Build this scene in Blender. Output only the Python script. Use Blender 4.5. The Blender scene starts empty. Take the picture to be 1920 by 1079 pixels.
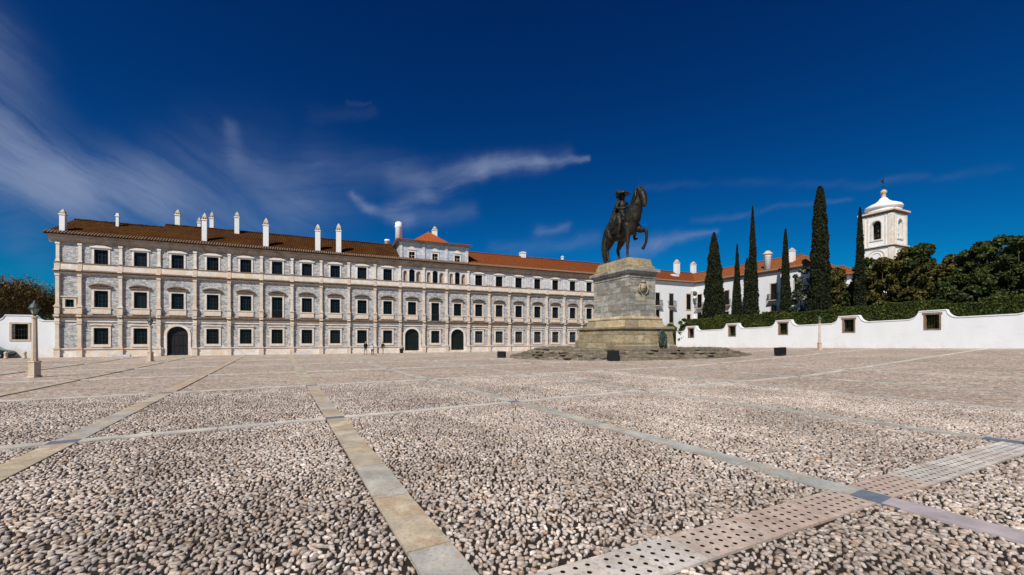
import bpy, bmesh, math, random
import numpy as np
from mathutils import Vector, Matrix
R = math.radians
random.seed(7); rng = np.random.default_rng(11)
scene = bpy.context.scene
COL = scene.collection

# ------------------------------------------------------------------ helpers
class MB:
    def __init__(s): s.v = []; s.f = []
    def add(s, vs, fs):
        n = len(s.v); s.v += [tuple(p) for p in vs]; s.f += [tuple(i + n for i in f) for f in fs]
    def quad(s, a, b, c, d): s.add([a, b, c, d], [(0, 1, 2, 3)])
    def box(s, x0, x1, y0, y1, z0, z1):
        s.add([(x0,y0,z0),(x1,y0,z0),(x1,y1,z0),(x0,y1,z0),(x0,y0,z1),(x1,y0,z1),(x1,y1,z1),(x0,y1,z1)],
              [(0,3,2,1),(4,5,6,7),(0,1,5,4),(1,2,6,5),(2,3,7,6),(3,0,4,7)])
    def frustum(s, cx, cy, z0, z1, ax0, ay0, ax1, ay1):
        s.add([(cx-ax0,cy-ay0,z0),(cx+ax0,cy-ay0,z0),(cx+ax0,cy+ay0,z0),(cx-ax0,cy+ay0,z0),
               (cx-ax1,cy-ay1,z1),(cx+ax1,cy-ay1,z1),(cx+ax1,cy+ay1,z1),(cx-ax1,cy+ay1,z1)],
              [(0,3,2,1),(4,5,6,7),(0,1,5,4),(1,2,6,5),(2,3,7,6),(3,0,4,7)])
    def lathe(s, cx, cy, prof, n=16, rot=0.0):
        vs = []; fs = []
        for r, z in prof:
            for k in range(n):
                a = rot + 2*math.pi*k/n
                vs.append((cx+r*math.cos(a), cy+r*math.sin(a), z))
        m = len(prof)
        for i in range(m-1):
            for k in range(n):
                k2 = (k+1) % n
                fs.append((i*n+k, i*n+k2, (i+1)*n+k2, (i+1)*n+k))
        fs.append(tuple(range(n-1, -1, -1))); fs.append(tuple((m-1)*n+k for k in range(n)))
        s.add(vs, fs)
    def tube(s, pts, radii, n=8):
        rings = []
        pts = [Vector(p) for p in pts]
        for i, p in enumerate(pts):
            d = (pts[min(i+1, len(pts)-1)] - pts[max(i-1, 0)]).normalized()
            up = Vector((0,0,1)) if abs(d.z) < .95 else Vector((1,0,0))
            a = d.cross(up).normalized(); b = d.cross(a).normalized()
            rings.append([p + (a*math.cos(2*math.pi*k/n) + b*math.sin(2*math.pi*k/n))*radii[i] for k in range(n)])
        vs = [q for r in rings for q in r]; fs = []
        for i in range(len(pts)-1):
            for k in range(n):
                k2 = (k+1) % n
                fs.append((i*n+k, (i+1)*n+k, (i+1)*n+k2, i*n+k2))
        fs.append(tuple(range(n))); fs.append(tuple((len(pts)-1)*n+k for k in range(n-1, -1, -1)))
        s.add(vs, fs)
    def prism(s, poly, y0, y1):
        """poly: (x,z) outline counter-clockwise seen from -y; extruded along y"""
        n = len(poly)
        vs = [(x, y0, z) for x, z in poly] + [(x, y1, z) for x, z in poly]
        fs = [tuple(range(n)), tuple(range(2*n-1, n-1, -1))]
        for k in range(n):
            k2 = (k+1) % n
            fs.append((k, k+n, k2+n, k2))
        s.add(vs, fs)
    def sphere(s, c, r, seg=12, rin=8):
        r = (r, r, r) if isinstance(r, (int, float)) else r
        vs = []; fs = []
        for i in range(1, rin):
            t = math.pi*i/rin
            for k in range(seg):
                a = 2*math.pi*k/seg
                vs.append((c[0]+r[0]*math.sin(t)*math.cos(a), c[1]+r[1]*math.sin(t)*math.sin(a), c[2]+r[2]*math.cos(t)))
        top = len(vs); vs.append((c[0],c[1],c[2]+r[2])); bot = len(vs); vs.append((c[0],c[1],c[2]-r[2]))
        for i in range(rin-2):
            for k in range(seg):
                k2 = (k+1) % seg
                fs.append((i*seg+k, (i+1)*seg+k, (i+1)*seg+k2, i*seg+k2))
        for k in range(seg):
            k2 = (k+1) % seg
            fs.append((top, k, k2)); fs.append((bot, (rin-2)*seg+k2, (rin-2)*seg+k))
        s.add(vs, fs)
    def caps(s, a, b, ra, rb, n=10):
        """capsule with taper"""
        a = Vector(a); b = Vector(b)
        s.sphere(a, ra, n, 8); s.sphere(b, rb, n, 8)
        s.tube([a, b], [ra, rb], n)
    def chain(s, pts):
        for (p, r), (q, t) in zip(pts[:-1], pts[1:]): s.caps(p, q, r, t)
    def build(s, name, m=None, parent=None, smooth=False, loc=(0,0,0), rz=0):
        me = bpy.data.meshes.new(name)
        me.from_pydata(s.v, [], s.f); me.update()
        o = bpy.data.objects.new(name, me); COL.objects.link(o)
        if m: me.materials.append(m)
        if smooth: me.polygons.foreach_set('use_smooth', [True]*len(me.polygons))
        o.location = loc; o.rotation_euler = (0, 0, rz)
        if parent: o.parent = parent
        return o

def tag(o, label=None, cat=None, group=None, kind=None):
    if label: o['label'] = label
    if cat: o['category'] = cat
    if group: o['group'] = group
    if kind: o['kind'] = kind
    return o
def empty(name, loc=(0,0,0), rz=0):
    o = bpy.data.objects.new(name, None); COL.objects.link(o)
    o.location = loc; o.rotation_euler = (0,0,rz); o.empty_display_size = .3
    return o
def children(o): return [c for c in bpy.data.objects if c.parent == o]
def copy_tree(o, parent=None):
    c = o.copy(); COL.objects.link(c); c.parent = parent
    for ch in children(o): copy_tree(ch, c)
    return c
def npmesh(name, V, F, m, parent=None, smooth=False):
    """V (n,3); F (k,w) faces of equal size"""
    me = bpy.data.meshes.new(name)
    nf, w = F.shape
    me.vertices.add(len(V)); me.vertices.foreach_set('co', V.astype(np.float32).ravel())
    me.loops.add(nf*w); me.loops.foreach_set('vertex_index', F.astype(np.int32).ravel())
    me.polygons.add(nf); me.polygons.foreach_set('loop_start', np.arange(0, nf*w, w, dtype=np.int32))
    if smooth: me.polygons.foreach_set('use_smooth', np.ones(nf, dtype=bool))
    me.update(calc_edges=True); me.validate()
    me.materials.append(m)
    o = bpy.data.objects.new(name, me); COL.objects.link(o)
    if parent: o.parent = parent
    return o
def remeshed(mb, name, m, parent=None, voxel=.03, smooth_it=3, extra=None, thin=None):
    """one continuous skin over the collected solids; extra = fine pieces joined unchanged"""
    tmp = mb.build('tmp')
    md = tmp.modifiers.new('r', 'REMESH'); md.mode = 'VOXEL'; md.voxel_size = voxel
    if smooth_it:
        sm = tmp.modifiers.new('s', 'SMOOTH'); sm.iterations = smooth_it; sm.factor = .5
    dg = bpy.context.evaluated_depsgraph_get()
    me = bpy.data.meshes.new_from_object(tmp.evaluated_get(dg))
    bpy.data.objects.remove(tmp, do_unlink=True)
    if extra:
        vs = [tuple(v.co) for v in me.vertices]; fs = [tuple(p.vertices) for p in me.polygons]
        n = len(vs); vs += extra.v; fs += [tuple(i+n for i in f) for f in extra.f]
        me = bpy.data.meshes.new(name); me.from_pydata(vs, [], fs); me.update()
    me.name = name
    me.materials.clear(); me.materials.append(m)
    me.polygons.foreach_set('use_smooth', [True]*len(me.polygons))
    o = bpy.data.objects.new(name, me); COL.objects.link(o)
    if parent: o.parent = parent
    return o

# ------------------------------------------------------------------ materials
def mat(name, rough=.8, metal=0.0, spec=.3):
    m = bpy.data.materials.new(name); m.use_nodes = True
    nt = m.node_tree; b = nt.nodes['Principled BSDF']
    b.inputs['Roughness'].default_value = rough; b.inputs['Metallic'].default_value = metal
    b.inputs['Specular IOR Level'].default_value = spec
    return m, nt, b
def N(nt, t, **k):
    n = nt.nodes.new(t)
    for a, v in k.items():
        if a in n.inputs.keys(): n.inputs[a].default_value = v
        else: setattr(n, a, v)
    return n
def ramp(nt, fac, stops):
    r = nt.nodes.new('ShaderNodeValToRGB'); el = r.color_ramp.elements
    while len(el) > 1: el.remove(el[-1])
    el[0].position = stops[0][0]; el[0].color = (*stops[0][1], 1)
    for p, c in stops[1:]:
        e = el.new(p); e.color = (*c, 1)
    nt.links.new(fac, r.inputs[0]); return r.outputs[0]
def mixc(nt, fac, a, b, mode='MIX'):
    m = nt.nodes.new('ShaderNodeMix'); m.data_type = 'RGBA'; m.blend_type = mode
    for s, v in ((m.inputs[0], fac), (m.inputs[6], a), (m.inputs[7], b)):
        if isinstance(v, (int, float)): s.default_value = v
        elif isinstance(v, tuple): s.default_value = (*v, 1)
        else: nt.links.new(v, s)
    return m.outputs[2]
def mth(nt, op, a, b=None, c=None, clamp=False):
    n = nt.nodes.new('ShaderNodeMath'); n.operation = op; n.use_clamp = clamp
    for i, v in enumerate((a, b, c)):
        if v is None: continue
        if isinstance(v, (int, float)): n.inputs[i].default_value = v
        else: nt.links.new(v, n.inputs[i])
    return n.outputs[0]
def coords(nt, scale=(1,1,1), kind='Object', rot=(0,0,0)):
    tc = nt.nodes.new('ShaderNodeTexCoord'); mp = nt.nodes.new('ShaderNodeMapping')
    mp.inputs['Scale'].default_value = scale; mp.inputs['Rotation'].default_value = rot
    nt.links.new(tc.outputs[kind], mp.inputs[0]); return mp.outputs[0]
def noise(nt, vec, scale, detail=4, rough=.55, dist=0.0):
    n = N(nt, 'ShaderNodeTexNoise'); n.inputs['Scale'].default_value = scale
    n.inputs['Detail'].default_value = detail; n.inputs['Roughness'].default_value = rough
    n.inputs['Distortion'].default_value = dist
    if vec is not None: nt.links.new(vec, n.inputs['Vector'])
    return n.outputs[0]
def bump(nt, b, h, strength=.3, dist=.02):
    n = N(nt, 'ShaderNodeBump'); n.inputs['Strength'].default_value = strength; n.inputs['Distance'].default_value = dist
    nt.links.new(h, n.inputs['Height']); nt.links.new(n.outputs[0], b.inputs['Normal'])

def stone(name, c1, c2, c3=None, scale=1.5, rough=.75, streak=(1,1,1), dist=.6, bs=.25, fine=14):
    m, nt, b = mat(name, rough)
    v = coords(nt, streak)
    n1 = noise(nt, v, scale, 6, .6, dist)
    c = ramp(nt, n1, [(.3, c1), (.7, c2)])
    if c3:
        n2 = noise(nt, coords(nt, (1,1,1)), scale*.45, 5, .65, 1.2)
        c = mixc(nt, ramp(nt, n2, [(.5, (0,0,0)), (.68, (1,1,1))]), c, c3)
    n3 = noise(nt, coords(nt), fine, 4, .6)
    c = mixc(nt, ramp(nt, n3, [(.3, (.22,)*3), (.5, (0,)*3)]), c, tuple(x*.55 for x in c1))
    nt.links.new(c, b.inputs['Base Color'])
    bump(nt, b, n3, bs, .03)
    return m

M = {}
M['trim'] = stone('pink_limestone', (.50,.41,.32), (.76,.68,.58), (.70,.46,.30), 1.3, .75)
M['trim_pale'] = stone('pale_limestone', (.58,.50,.42), (.82,.77,.70), (.70,.52,.36), 1.2, .75)
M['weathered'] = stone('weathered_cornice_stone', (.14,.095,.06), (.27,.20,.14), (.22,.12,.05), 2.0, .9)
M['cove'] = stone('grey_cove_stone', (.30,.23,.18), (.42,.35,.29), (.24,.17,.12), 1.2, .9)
# veined grey-blue marble
def marble(name, base, vein, pale, scale=.9):
    m, nt, b = mat(name, .55)
    br = N(nt, 'ShaderNodeTexBrick'); br.inputs['Scale'].default_value = 1.0
    br.inputs['Mortar Size'].default_value = .018; br.inputs['Brick Width'].default_value = .95; br.inputs['Row Height'].default_value = .48
    br.inputs['Color1'].default_value = (0,0,0,1); br.inputs['Color2'].default_value = (1,1,1,1); br.inputs['Mortar'].default_value = (.5,.5,.5,1)
    tc = coords(nt, (1,1,1)); sx = N(nt, 'ShaderNodeSeparateXYZ'); cx = N(nt, 'ShaderNodeCombineXYZ')
    nt.links.new(tc, sx.inputs[0]); nt.links.new(sx.outputs[0], cx.inputs[0]); nt.links.new(sx.outputs[2], cx.inputs[1]); nt.links.new(cx.outputs[0], br.inputs['Vector'])
    off = N(nt, 'ShaderNodeVectorMath', operation='MULTIPLY_ADD')
    nt.links.new(br.outputs['Color'], off.inputs[0]); off.inputs[1].default_value = (7, 3, 5); nt.links.new(tc, off.inputs[2])
    wv = N(nt, 'ShaderNodeTexWave', wave_type='BANDS'); wv.inputs['Scale'].default_value = scale; wv.inputs['Distortion'].default_value = 14
    wv.inputs['Detail'].default_value = 5; wv.inputs['Detail Scale'].default_value = 1.6; wv.inputs['Detail Roughness'].default_value = .7
    wv.bands_direction = 'DIAGONAL'
    nt.links.new(off.outputs[0], wv.inputs['Vector'])
    hs = N(nt, 'ShaderNodeVectorMath', operation='MULTIPLY'); nt.links.new(off.outputs[0], hs.inputs[0]); hs.inputs[1].default_value = (.8, .8, 2.6)
    n1 = noise(nt, hs.outputs[0], 1.9, 7, .72, 1.4)
    c = ramp(nt, n1, [(.39, vein), (.49, base), (.59, pale)])
    c = mixc(nt, ramp(nt, wv.outputs[1], [(.0, (.45,)*3), (.16, (0,)*3)]), c, vein)
    c = mixc(nt, mth(nt, 'MULTIPLY', br.outputs['Fac'], .3), c, tuple(x*.5 for x in vein))
    rv = ramp(nt, br.outputs['Color'], [(0, (.90,.90,.92)), (1, (1.10,1.08,1.06))])
    c = mixc(nt, 1.0, c, rv, 'MULTIPLY')
    st = noise(nt, coords(nt, (2.2,1,.35)), 1.3, 5, .65)
    c = mixc(nt, ramp(nt, st, [(.52, (0,)*3), (.75, (.55,)*3)]), c, (.40,.32,.24))
    nt.links.new(c, b.inputs['Base Color']); bump(nt, b, n1, .15, .02)
    return m
M['marble'] = marble('veined_grey_marble', (.385,.385,.375), (.135,.145,.165), (.61,.59,.555))
M['marble_blue'] = marble('blue_grey_marble', (.42,.47,.53), (.28,.33,.41), (.62,.63,.65))
M['marble_white'] = marble('white_marble', (.58,.57,.56), (.40,.41,.44), (.72,.70,.68))
M['niche'] = stone('niche_stone', (.30,.20,.13), (.45,.34,.25), None, 1.5)

def whitewash(name, base=(.735,.74,.745)):
    m, nt, b = mat(name, .85)
    n1 = noise(nt, coords(nt, (1,1,.3)), .8, 5, .6); n2 = noise(nt, coords(nt), 6, 4)
    c = ramp(nt, n1, [(.3, tuple(x*.94 for x in base)), (.6, base)])
    # damp grime with its own ragged outline along the foot of the wall
    g = N(nt, 'ShaderNodeNewGeometry'); 
    c = mixc(nt, ramp(nt, noise(nt, coords(nt, (.6,.6,1.8)), 1.1, 6, .7), [(.54, (0,)*3), (.78, (.50,)*3)]), c, (.58,.55,.50))
    sz = N(nt, 'ShaderNodeSeparateXYZ'); nt.links.new(coords(nt), sz.inputs[0])
    foot = mth(nt, 'SUBTRACT', noise(nt, coords(nt, (.9,.9,.9)), 1.0, 6, .72), mth(nt, 'MULTIPLY', sz.outputs[2], .17))
    c = mixc(nt, ramp(nt, foot, [(.30, (0,)*3), (.50, (.65,)*3)]), c, (.62,.50,.38))
    nt.links.new(c, b.inputs['Base Color']); bump(nt, b, n2, .12, .02)
    return m
M['white'] = whitewash('whitewash')
M['white2'] = whitewash('chimney_whitewash', (.78,.77,.75))
M['stain'] = stone('ochre_stained_plaster', (.55,.33,.16), (.72,.58,.42), None, 2.5)

def tiles(name, c1, c2, c3, lich, amt, axis='x'):
    m, nt, b = mat(name, .95, 0, .05)
    tc = coords(nt)
    n1 = noise(nt, tc, .35, 6, .7, .5); n2 = noise(nt, tc, 3.5, 5, .7); n3 = noise(nt, tc, 14, 2, .5)
    c = ramp(nt, n2, [(.3, c1), (.5, c2), (.7, c3)])
    c = mixc(nt, ramp(nt, n1, [(.42, (0,)*3), (.66, (amt,)*3)]), c, lich)
    c = mixc(nt, ramp(nt, n3, [(.42, (.6,)*3), (.6, (0,)*3)]), c, tuple(x*.35 for x in c1))
    nt.links.new(c, b.inputs['Base Color'])
    wv = N(nt, 'ShaderNodeTexWave'); wv.bands_direction = 'X' if axis == 'x' else 'Y'
    wv.inputs['Scale'].default_value = 1.15; wv.inputs['Distortion'].default_value = .3
    nt.links.new(tc, wv.inputs['Vector'])
    wz = N(nt, 'ShaderNodeTexWave'); wz.wave_profile = 'SAW'; wz.bands_direction = 'Y' if axis == 'x' else 'X'; wz.inputs['Scale'].default_value = .8
    nt.links.new(tc, wz.inputs['Vector'])
    h = mth(nt, 'ADD', mth(nt, 'ADD', wv.outputs[1], mth(nt, 'MULTIPLY', wz.outputs[1], .4)), mth(nt, 'MULTIPLY', n3, .5))
    bump(nt, b, h, .8, .07)
    return m
M['tile_brown'] = tiles('lichened_brown_tiles', (.026,.011,.005), (.066,.025,.009), (.11,.041,.013), (.13,.062,.010), .55)
M['tile_red'] = tiles('orange_red_tiles', (.13,.034,.012), (.25,.062,.018), (.34,.10,.03), (.15,.07,.03), .45)
M['tile_orange'] = tiles('bright_orange_tiles', (.32,.075,.022), (.45,.11,.03), (.50,.15,.05), (.33,.11,.05), .3)
M['tile_wing'] = tiles('wing_red_tiles', (.18,.05,.018), (.32,.095,.03), (.42,.145,.05), (.22,.12,.05), .45, 'y')
M['tile_edge'] = stone('grey_brown_tile_ends', (.13,.08,.05), (.25,.16,.10), None, 5, .9)

def glass(name, c, rough=.12):
    m, nt, b = mat(name, rough, 0, .22)
    v = coords(nt, (1,1,1)); n = noise(nt, v, 2.3, 3)
    oi = N(nt, 'ShaderNodeObjectInfo')
    nt.links.new(mixc(nt, ramp(nt, oi.outputs['Random'], [(.55, (0,)*3), (.95, (.8,)*3)]), ramp(nt, n, [(.35, tuple(x*.5 for x in c)), (.7, c)]), tuple(x*2.6+.004 for x in c)), b.inputs['Base Color'])
    return m
M['glass'] = glass('dark_window_glass', (.004,.006,.010))
M['glass_grey'] = glass('greyish_window_glass', (.09,.095,.115), .3)
M['muntin'] = stone('dark_green_joinery', (.003,.006,.007), (.008,.013,.015), None, 4)
M['door_green'] = stone('dark_green_door_paint', (.002,.007,.005), (.004,.012,.008), None, 3, .5)
M['gateway_shade'] = stone('open_gateway_shade', (.006,.006,.007), (.012,.012,.013), None, 3, .6)
M['iron'] = stone('wrought_iron', (.012,.012,.013), (.03,.028,.026), None, 6, .6)
M['black'] = stone('black_metal_and_shade', (.006,.006,.007), (.012,.012,.014), None, 6, .5)

def bronze():
    m, nt, b = mat('dark_patinated_bronze', .55, .35, .4)
    tc = coords(nt)
    n1 = noise(nt, tc, 1.4, 6, .65, .4); n2 = noise(nt, tc, 7, 5, .6)
    c = ramp(nt, n1, [(.3, (.006,.005,.004)), (.50, (.017,.014,.009)), (.66, (.030,.032,.020)), (.8, (.085,.085,.050))])
    c = mixc(nt, ramp(nt, n2, [(.55, (0,)*3), (.72, (.7,)*3)]), c, (.075,.038,.018))
    nt.links.new(c, b.inputs['Base Color']); bump(nt, b, n2, .4, .08)
    return m
M['bronze'] = bronze()
M['verdigris'] = stone('green_bronze', (.020,.035,.028), (.05,.085,.065), (.03,.03,.02), 3, .6)
M['copper'] = stone('lantern_green_metal', (.03,.05,.042), (.07,.10,.085), None, 4, .5)

def blocks(name, c1, c2, c3, bw=1.4, bh=.62, lich=(.30,.20,.07), la=.5, horizontal='x'):
    m, nt, b = mat(name, .85)
    tc = coords(nt); sx = N(nt, 'ShaderNodeSeparateXYZ'); cx = N(nt, 'ShaderNodeCombineXYZ')
    nt.links.new(tc, sx.inputs[0]); nt.links.new(mth(nt, 'ADD', sx.outputs[0], sx.outputs[1]), cx.inputs[0]); nt.links.new(sx.outputs[2], cx.inputs[1])
    br = N(nt, 'ShaderNodeTexBrick'); br.inputs['Scale'].default_value = 1
    br.inputs['Brick Width'].default_value = bw; br.inputs['Row Height'].default_value = bh; br.inputs['Mortar Size'].default_value = .02
    br.inputs['Color1'].default_value = (.62,.62,.62,1); br.inputs['Color2'].default_value = (1.25,1.25,1.25,1); br.inputs['Mortar'].default_value = (.5,.5,.5,1)
    nt.links.new(cx.outputs[0], br.inputs['Vector'])
    n1 = noise(nt, coords(nt, (1,1,2.5)), 1.3, 6, .7, .8); n2 = noise(nt, tc, 5, 5, .7)
    c = ramp(nt, n1, [(.3, c1), (.5, c2), (.7, c3)])
    c = mixc(nt, 1.0, c, br.outputs['Color'], 'MULTIPLY')
    n3 = noise(nt, coords(nt, (.7,.7,1.6)), .9, 6, .7, .5)
    c = mixc(nt, ramp(nt, n3, [(.48, (0,)*3), (.70, (la,)*3)]), c, lich)
    c = mixc(nt, ramp(nt, n2, [(.28, (.6,)*3), (.48, (0,)*3)]), c, tuple(x*.4 for x in c1))
    nt.links.new(c, b.inputs['Base Color'])
    bump(nt, b, mth(nt, 'SUBTRACT', n2, mth(nt, 'MULTIPLY', br.outputs['Fac'], .8)), .5, .05)
    return m
M['ped_die'] = blocks('pedestal_grey_marble_blocks', (.14,.135,.125), (.28,.268,.235), (.46,.43,.37), la=.35)
M['ped_base'] = blocks('pedestal_ochre_base_blocks', (.20,.155,.095), (.34,.28,.18), (.46,.40,.28), 1.7, .8, (.40,.24,.07), .8)
M['rough_rock'] = blocks('mossy_step_stone', (.09,.075,.05), (.17,.14,.10), (.30,.25,.19), .9, .3, (.12,.10,.04), .6)
M['lamp_stone'] = stone('lamp_post_stone', (.46,.36,.26), (.62,.52,.41), (.50,.34,.20), 1.6, .8)

def island(name, stops, rough=.7, nb=30, bs=.3, spec=.3, trans=0.0, mul=None, vein=None):
    m, nt, b = mat(name, rough, 0, spec)
    g = N(nt, 'ShaderNodeNewGeometry')
    c = ramp(nt, g.outputs['Random Per Island'], stops)
    tc = coords(nt)
    n = noise(nt, tc, nb, 3, .6)
    c = mixc(nt, 1.0, c, ramp(nt, n, [(.3, (.72,)*3), (.7, (1.15,)*3)]), 'MULTIPLY')
    if mul:
        n2 = noise(nt, tc, mul[0], 4, .6)
        c = mixc(nt, 1.0, c, ramp(nt, n2, [(.35, mul[1]), (.65, mul[2])]), 'MULTIPLY')
    if vein:
        wv = N(nt, 'ShaderNodeTexWave'); wv.inputs['Scale'].default_value = .55; wv.inputs['Distortion'].default_value = 11; wv.inputs['Detail'].default_value = 5
        wv.inputs['Detail Scale'].default_value = 1.3; wv.inputs['Detail Roughness'].default_value = .65; wv.bands_direction = 'DIAGONAL'; nt.links.new(tc, wv.inputs['Vector'])
        c = mixc(nt, ramp(nt, wv.outputs[1], [(0, (.6,)*3), (.20, (0,)*3)]), c, vein)
        n4 = noise(nt, tc, 3.0, 6, .7, .8)
        c = mixc(nt, ramp(nt, n4, [(.56, (0,)*3), (.74, (.6,)*3)]), c, tuple(x*.6 for x in vein))
        n5 = noise(nt, tc, 26, 3, .6)
        c = mixc(nt, 1.0, c, ramp(nt, n5, [(.30, (.70,)*3), (.5, (1,)*3)]), 'MULTIPLY')
    nt.links.new(c, b.inputs['Base Color'])
    if bs: bump(nt, b, n, bs, .01)
    return m
PEB = [(0, (.44,.40,.37)), (.12, (.62,.60,.58)), (.22, (.28,.23,.19)), (.34, (.66,.61,.55)), (.44, (.46,.39,.35)), (.54, (.82,.80,.78)),
       (.62, (.24,.20,.17)), (.72, (.48,.47,.47)), (.80, (.58,.50,.45)), (.86, (.78,.74,.68)), (.92, (.42,.29,.21)), (.95, (.56,.48,.38)), (1, (.30,.28,.27))]
PB2 = [(p, tuple(x*y for x, y in zip(c, (.86,.80,.75)))) for p, c in PEB]
M['pebble'] = island('river_cobble', PB2, .65, 38, .5, .3, mul=(.35, (.72,.69,.66), (1.18,1.15,1.12)))
M['slab'] = island('pale_marble_slab', [(0, (.50,.42,.30)), (.2, (.44,.42,.38)), (.4, (.53,.44,.31)), (.6, (.43,.43,.40)), (.8, (.52,.47,.38)), (1, (.50,.40,.27))], .55, 2.2, .1, .35, mul=(1.4, (.80,.82,.86), (1.12,1.08,1.0)), vein=(.40,.27,.15))
M['slab_pink'] = island('pink_marble_slab', [(0, (.52,.36,.26)), (.3, (.50,.42,.30)), (.6, (.55,.42,.32)), (1, (.46,.41,.33))], .55, 2.2, .1, .35, mul=(1.4, (.80,.82,.86), (1.12,1.08,1.0)), vein=(.40,.27,.15))
M['slab_grey'] = island('grey_green_marble_slab', [(0, (.41,.42,.38)), (.4, (.49,.48,.42)), (.7, (.38,.39,.37)), (1, (.52,.49,.42))], .55, 2.2, .1, .35, mul=(1.4, (.80,.82,.86), (1.12,1.08,1.0)), vein=(.40,.27,.15))
M['slab_cross'] = island('pale_cross_slab', [(0, (.52,.50,.44)), (.5, (.60,.57,.50)), (1, (.55,.50,.42))], .55, 2.2, .1, .35, mul=(1.4, (.86,.86,.88), (1.1,1.06,1.0)))
M['slab_drain'] = island('drainage_slab_stone', [(0, (.52,.49,.44)), (.3, (.60,.56,.50)), (.6, (.50,.38,.31)), (1, (.64,.62,.58))], .6, 3, .1, .35, mul=(1.6, (.85,.82,.8), (1.1,1.08,1.04)), vein=(.42,.35,.28))
M['slab_blue'] = stone('slate_crossing_slab', (.10,.12,.16), (.17,.19,.23), None, 3, .5)
M['mauve'] = island('mauve_marble_slab', [(0, (.40,.34,.35)), (1, (.44,.38,.37))], .55, 2.2, .1)
M['soil'] = stone('dark_joint_earth', (.012,.009,.007), (.028,.021,.015), None, 8, 1)

def ground_mat():
    m, nt, b = mat('cobbled_square', .75)
    tc = coords(nt)
    w = N(nt, 'ShaderNodeTexNoise'); w.inputs['Scale'].default_value = 3.0; nt.links.new(tc, w.inputs['Vector'])
    wa = N(nt, 'ShaderNodeVectorMath', operation='MULTIPLY_ADD'); nt.links.new(w.outputs['Color'], wa.inputs[0]); wa.inputs[1].default_value = (.12,.12,0); nt.links.new(tc, wa.inputs[2])
    vo = N(nt, 'ShaderNodeTexVoronoi'); vo.inputs['Scale'].default_value = 9.0; nt.links.new(wa.outputs[0], vo.inputs['Vector'])
    ve = N(nt, 'ShaderNodeTexVoronoi', feature='DISTANCE_TO_EDGE'); ve.inputs['Scale'].default_value = 9.0; nt.links.new(wa.outputs[0], ve.inputs['Vector'])
    sp = N(nt, 'ShaderNodeSeparateColor'); nt.links.new(vo.outputs['Color'], sp.inputs[0])
    c = ramp(nt, sp.outputs[0], [(p, tuple(x*y for x, y in zip(c_, (.91,.83,.77)))) for p, c_ in PEB])
    c = mixc(nt, ramp(nt, ve.outputs['Distance'], [(.02, (.8,)*3), (.09, (0,)*3)]), c, (.12,.09,.06))
    n2 = noise(nt, coords(nt), .16, 5, .65)
    c = mixc(nt, 1.0, c, ramp(nt, n2, [(.32, (.80,.78,.74)), (.68, (1.12,1.08,1.05))]), 'MULTIPLY')
    n3 = noise(nt, coords(nt, (.5,2.0,1)), .9, 5, .7)
    c = mixc(nt, 1.0, c, ramp(nt, n3, [(.35, (.86,.84,.80)), (.6, (1.05,1.05,1.05))]), 'MULTIPLY')
    nt.links.new(c, b.inputs['Base Color'])
    bump(nt, b, mth(nt, 'MINIMUM', ve.outputs['Distance'], .35), .35, .04)
    return m
M['ground'] = ground_mat()

def foliage(name, stops, rough=.7, sc=.6):
    m, nt, b = mat(name, rough, 0, .2)
    g = N(nt, 'ShaderNodeNewGeometry')
    c = ramp(nt, g.outputs['Random Per Island'], stops)
    n = noise(nt, coords(nt), sc, 4, .6)
    c = mixc(nt, 1.0, c, ramp(nt, n, [(.32, (.55,.6,.5)), (.68, (1.45,1.3,1.1))]), 'MULTIPLY')
    nt.links.new(c, b.inputs['Base Color'])
    return m
M['cypress'] = foliage('cypress_foliage', [(0, (.006,.010,.004)), (.5, (.012,.018,.006)), (1, (.026,.030,.010))], .8, .9)
M['evergreen'] = foliage('dark_evergreen_leaves', [(0, (.009,.018,.005)), (.5, (.026,.044,.010)), (.85, (.056,.074,.015)), (1, (.075,.070,.020))], .7, .5)
M['olive'] = foliage('olive_brown_leaves', [(0, (.022,.028,.007)), (.5, (.052,.056,.012)), (.85, (.090,.080,.020)), (1, (.13,.085,.030))], .7, .5)
M['hedge'] = foliage('clipped_hedge_leaves', [(0, (.020,.034,.007)), (.5, (.042,.062,.011)), (1, (.075,.090,.018))], .7, .7)
M['silver'] = foliage('mixed_silver_leaves', [(0, (.015,.028,.012)), (.55, (.03,.045,.02)), (.8, (.13,.15,.13)), (1, (.35,.37,.38))], .6, .8)
M['brown_twigs'] = foliage('bare_brown_twigs', [(0, (.060,.042,.020)), (.5, (.12,.085,.036)), (1, (.19,.14,.06))], .9, .3)
M['bark'] = stone('grey_brown_bark', (.06,.045,.03), (.13,.10,.075), None, 5, .95)
M['pale_bark'] = stone('pale_bark', (.22,.18,.14), (.34,.29,.23), None, 5, .95)
M['skin'] = stone('skin', (.42,.26,.18), (.48,.31,.22), None, 5, .6, fine=40)
def cloth(n, c): return stone(n, tuple(x*.8 for x in c), c, None, 6, .9, fine=40)
M['hair'] = cloth('dark_hair', (.03,.02,.015)); M['black_cloth'] = cloth('black_cloth', (.015,.013,.016)); M['beige_cloth'] = cloth('beige_cloth', (.42,.35,.27))
M['grey_cloth'] = cloth('pale_grey_cloth', (.50,.52,.55)); M['dark_jeans'] = cloth('dark_trousers', (.03,.025,.035)); M['blond_hair'] = cloth('light_hair', (.40,.28,.14))
def paint(n, c, r=.25):
    m, nt, b = mat(n, r, .1, .6); b.inputs['Coat Weight'].default_value = .6
    nn = noise(nt, coords(nt), 3, 3); nt.links.new(ramp(nt, nn, [(.3, tuple(x*.85 for x in c)), (.7, c)]), b.inputs['Base Color']); return m
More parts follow.
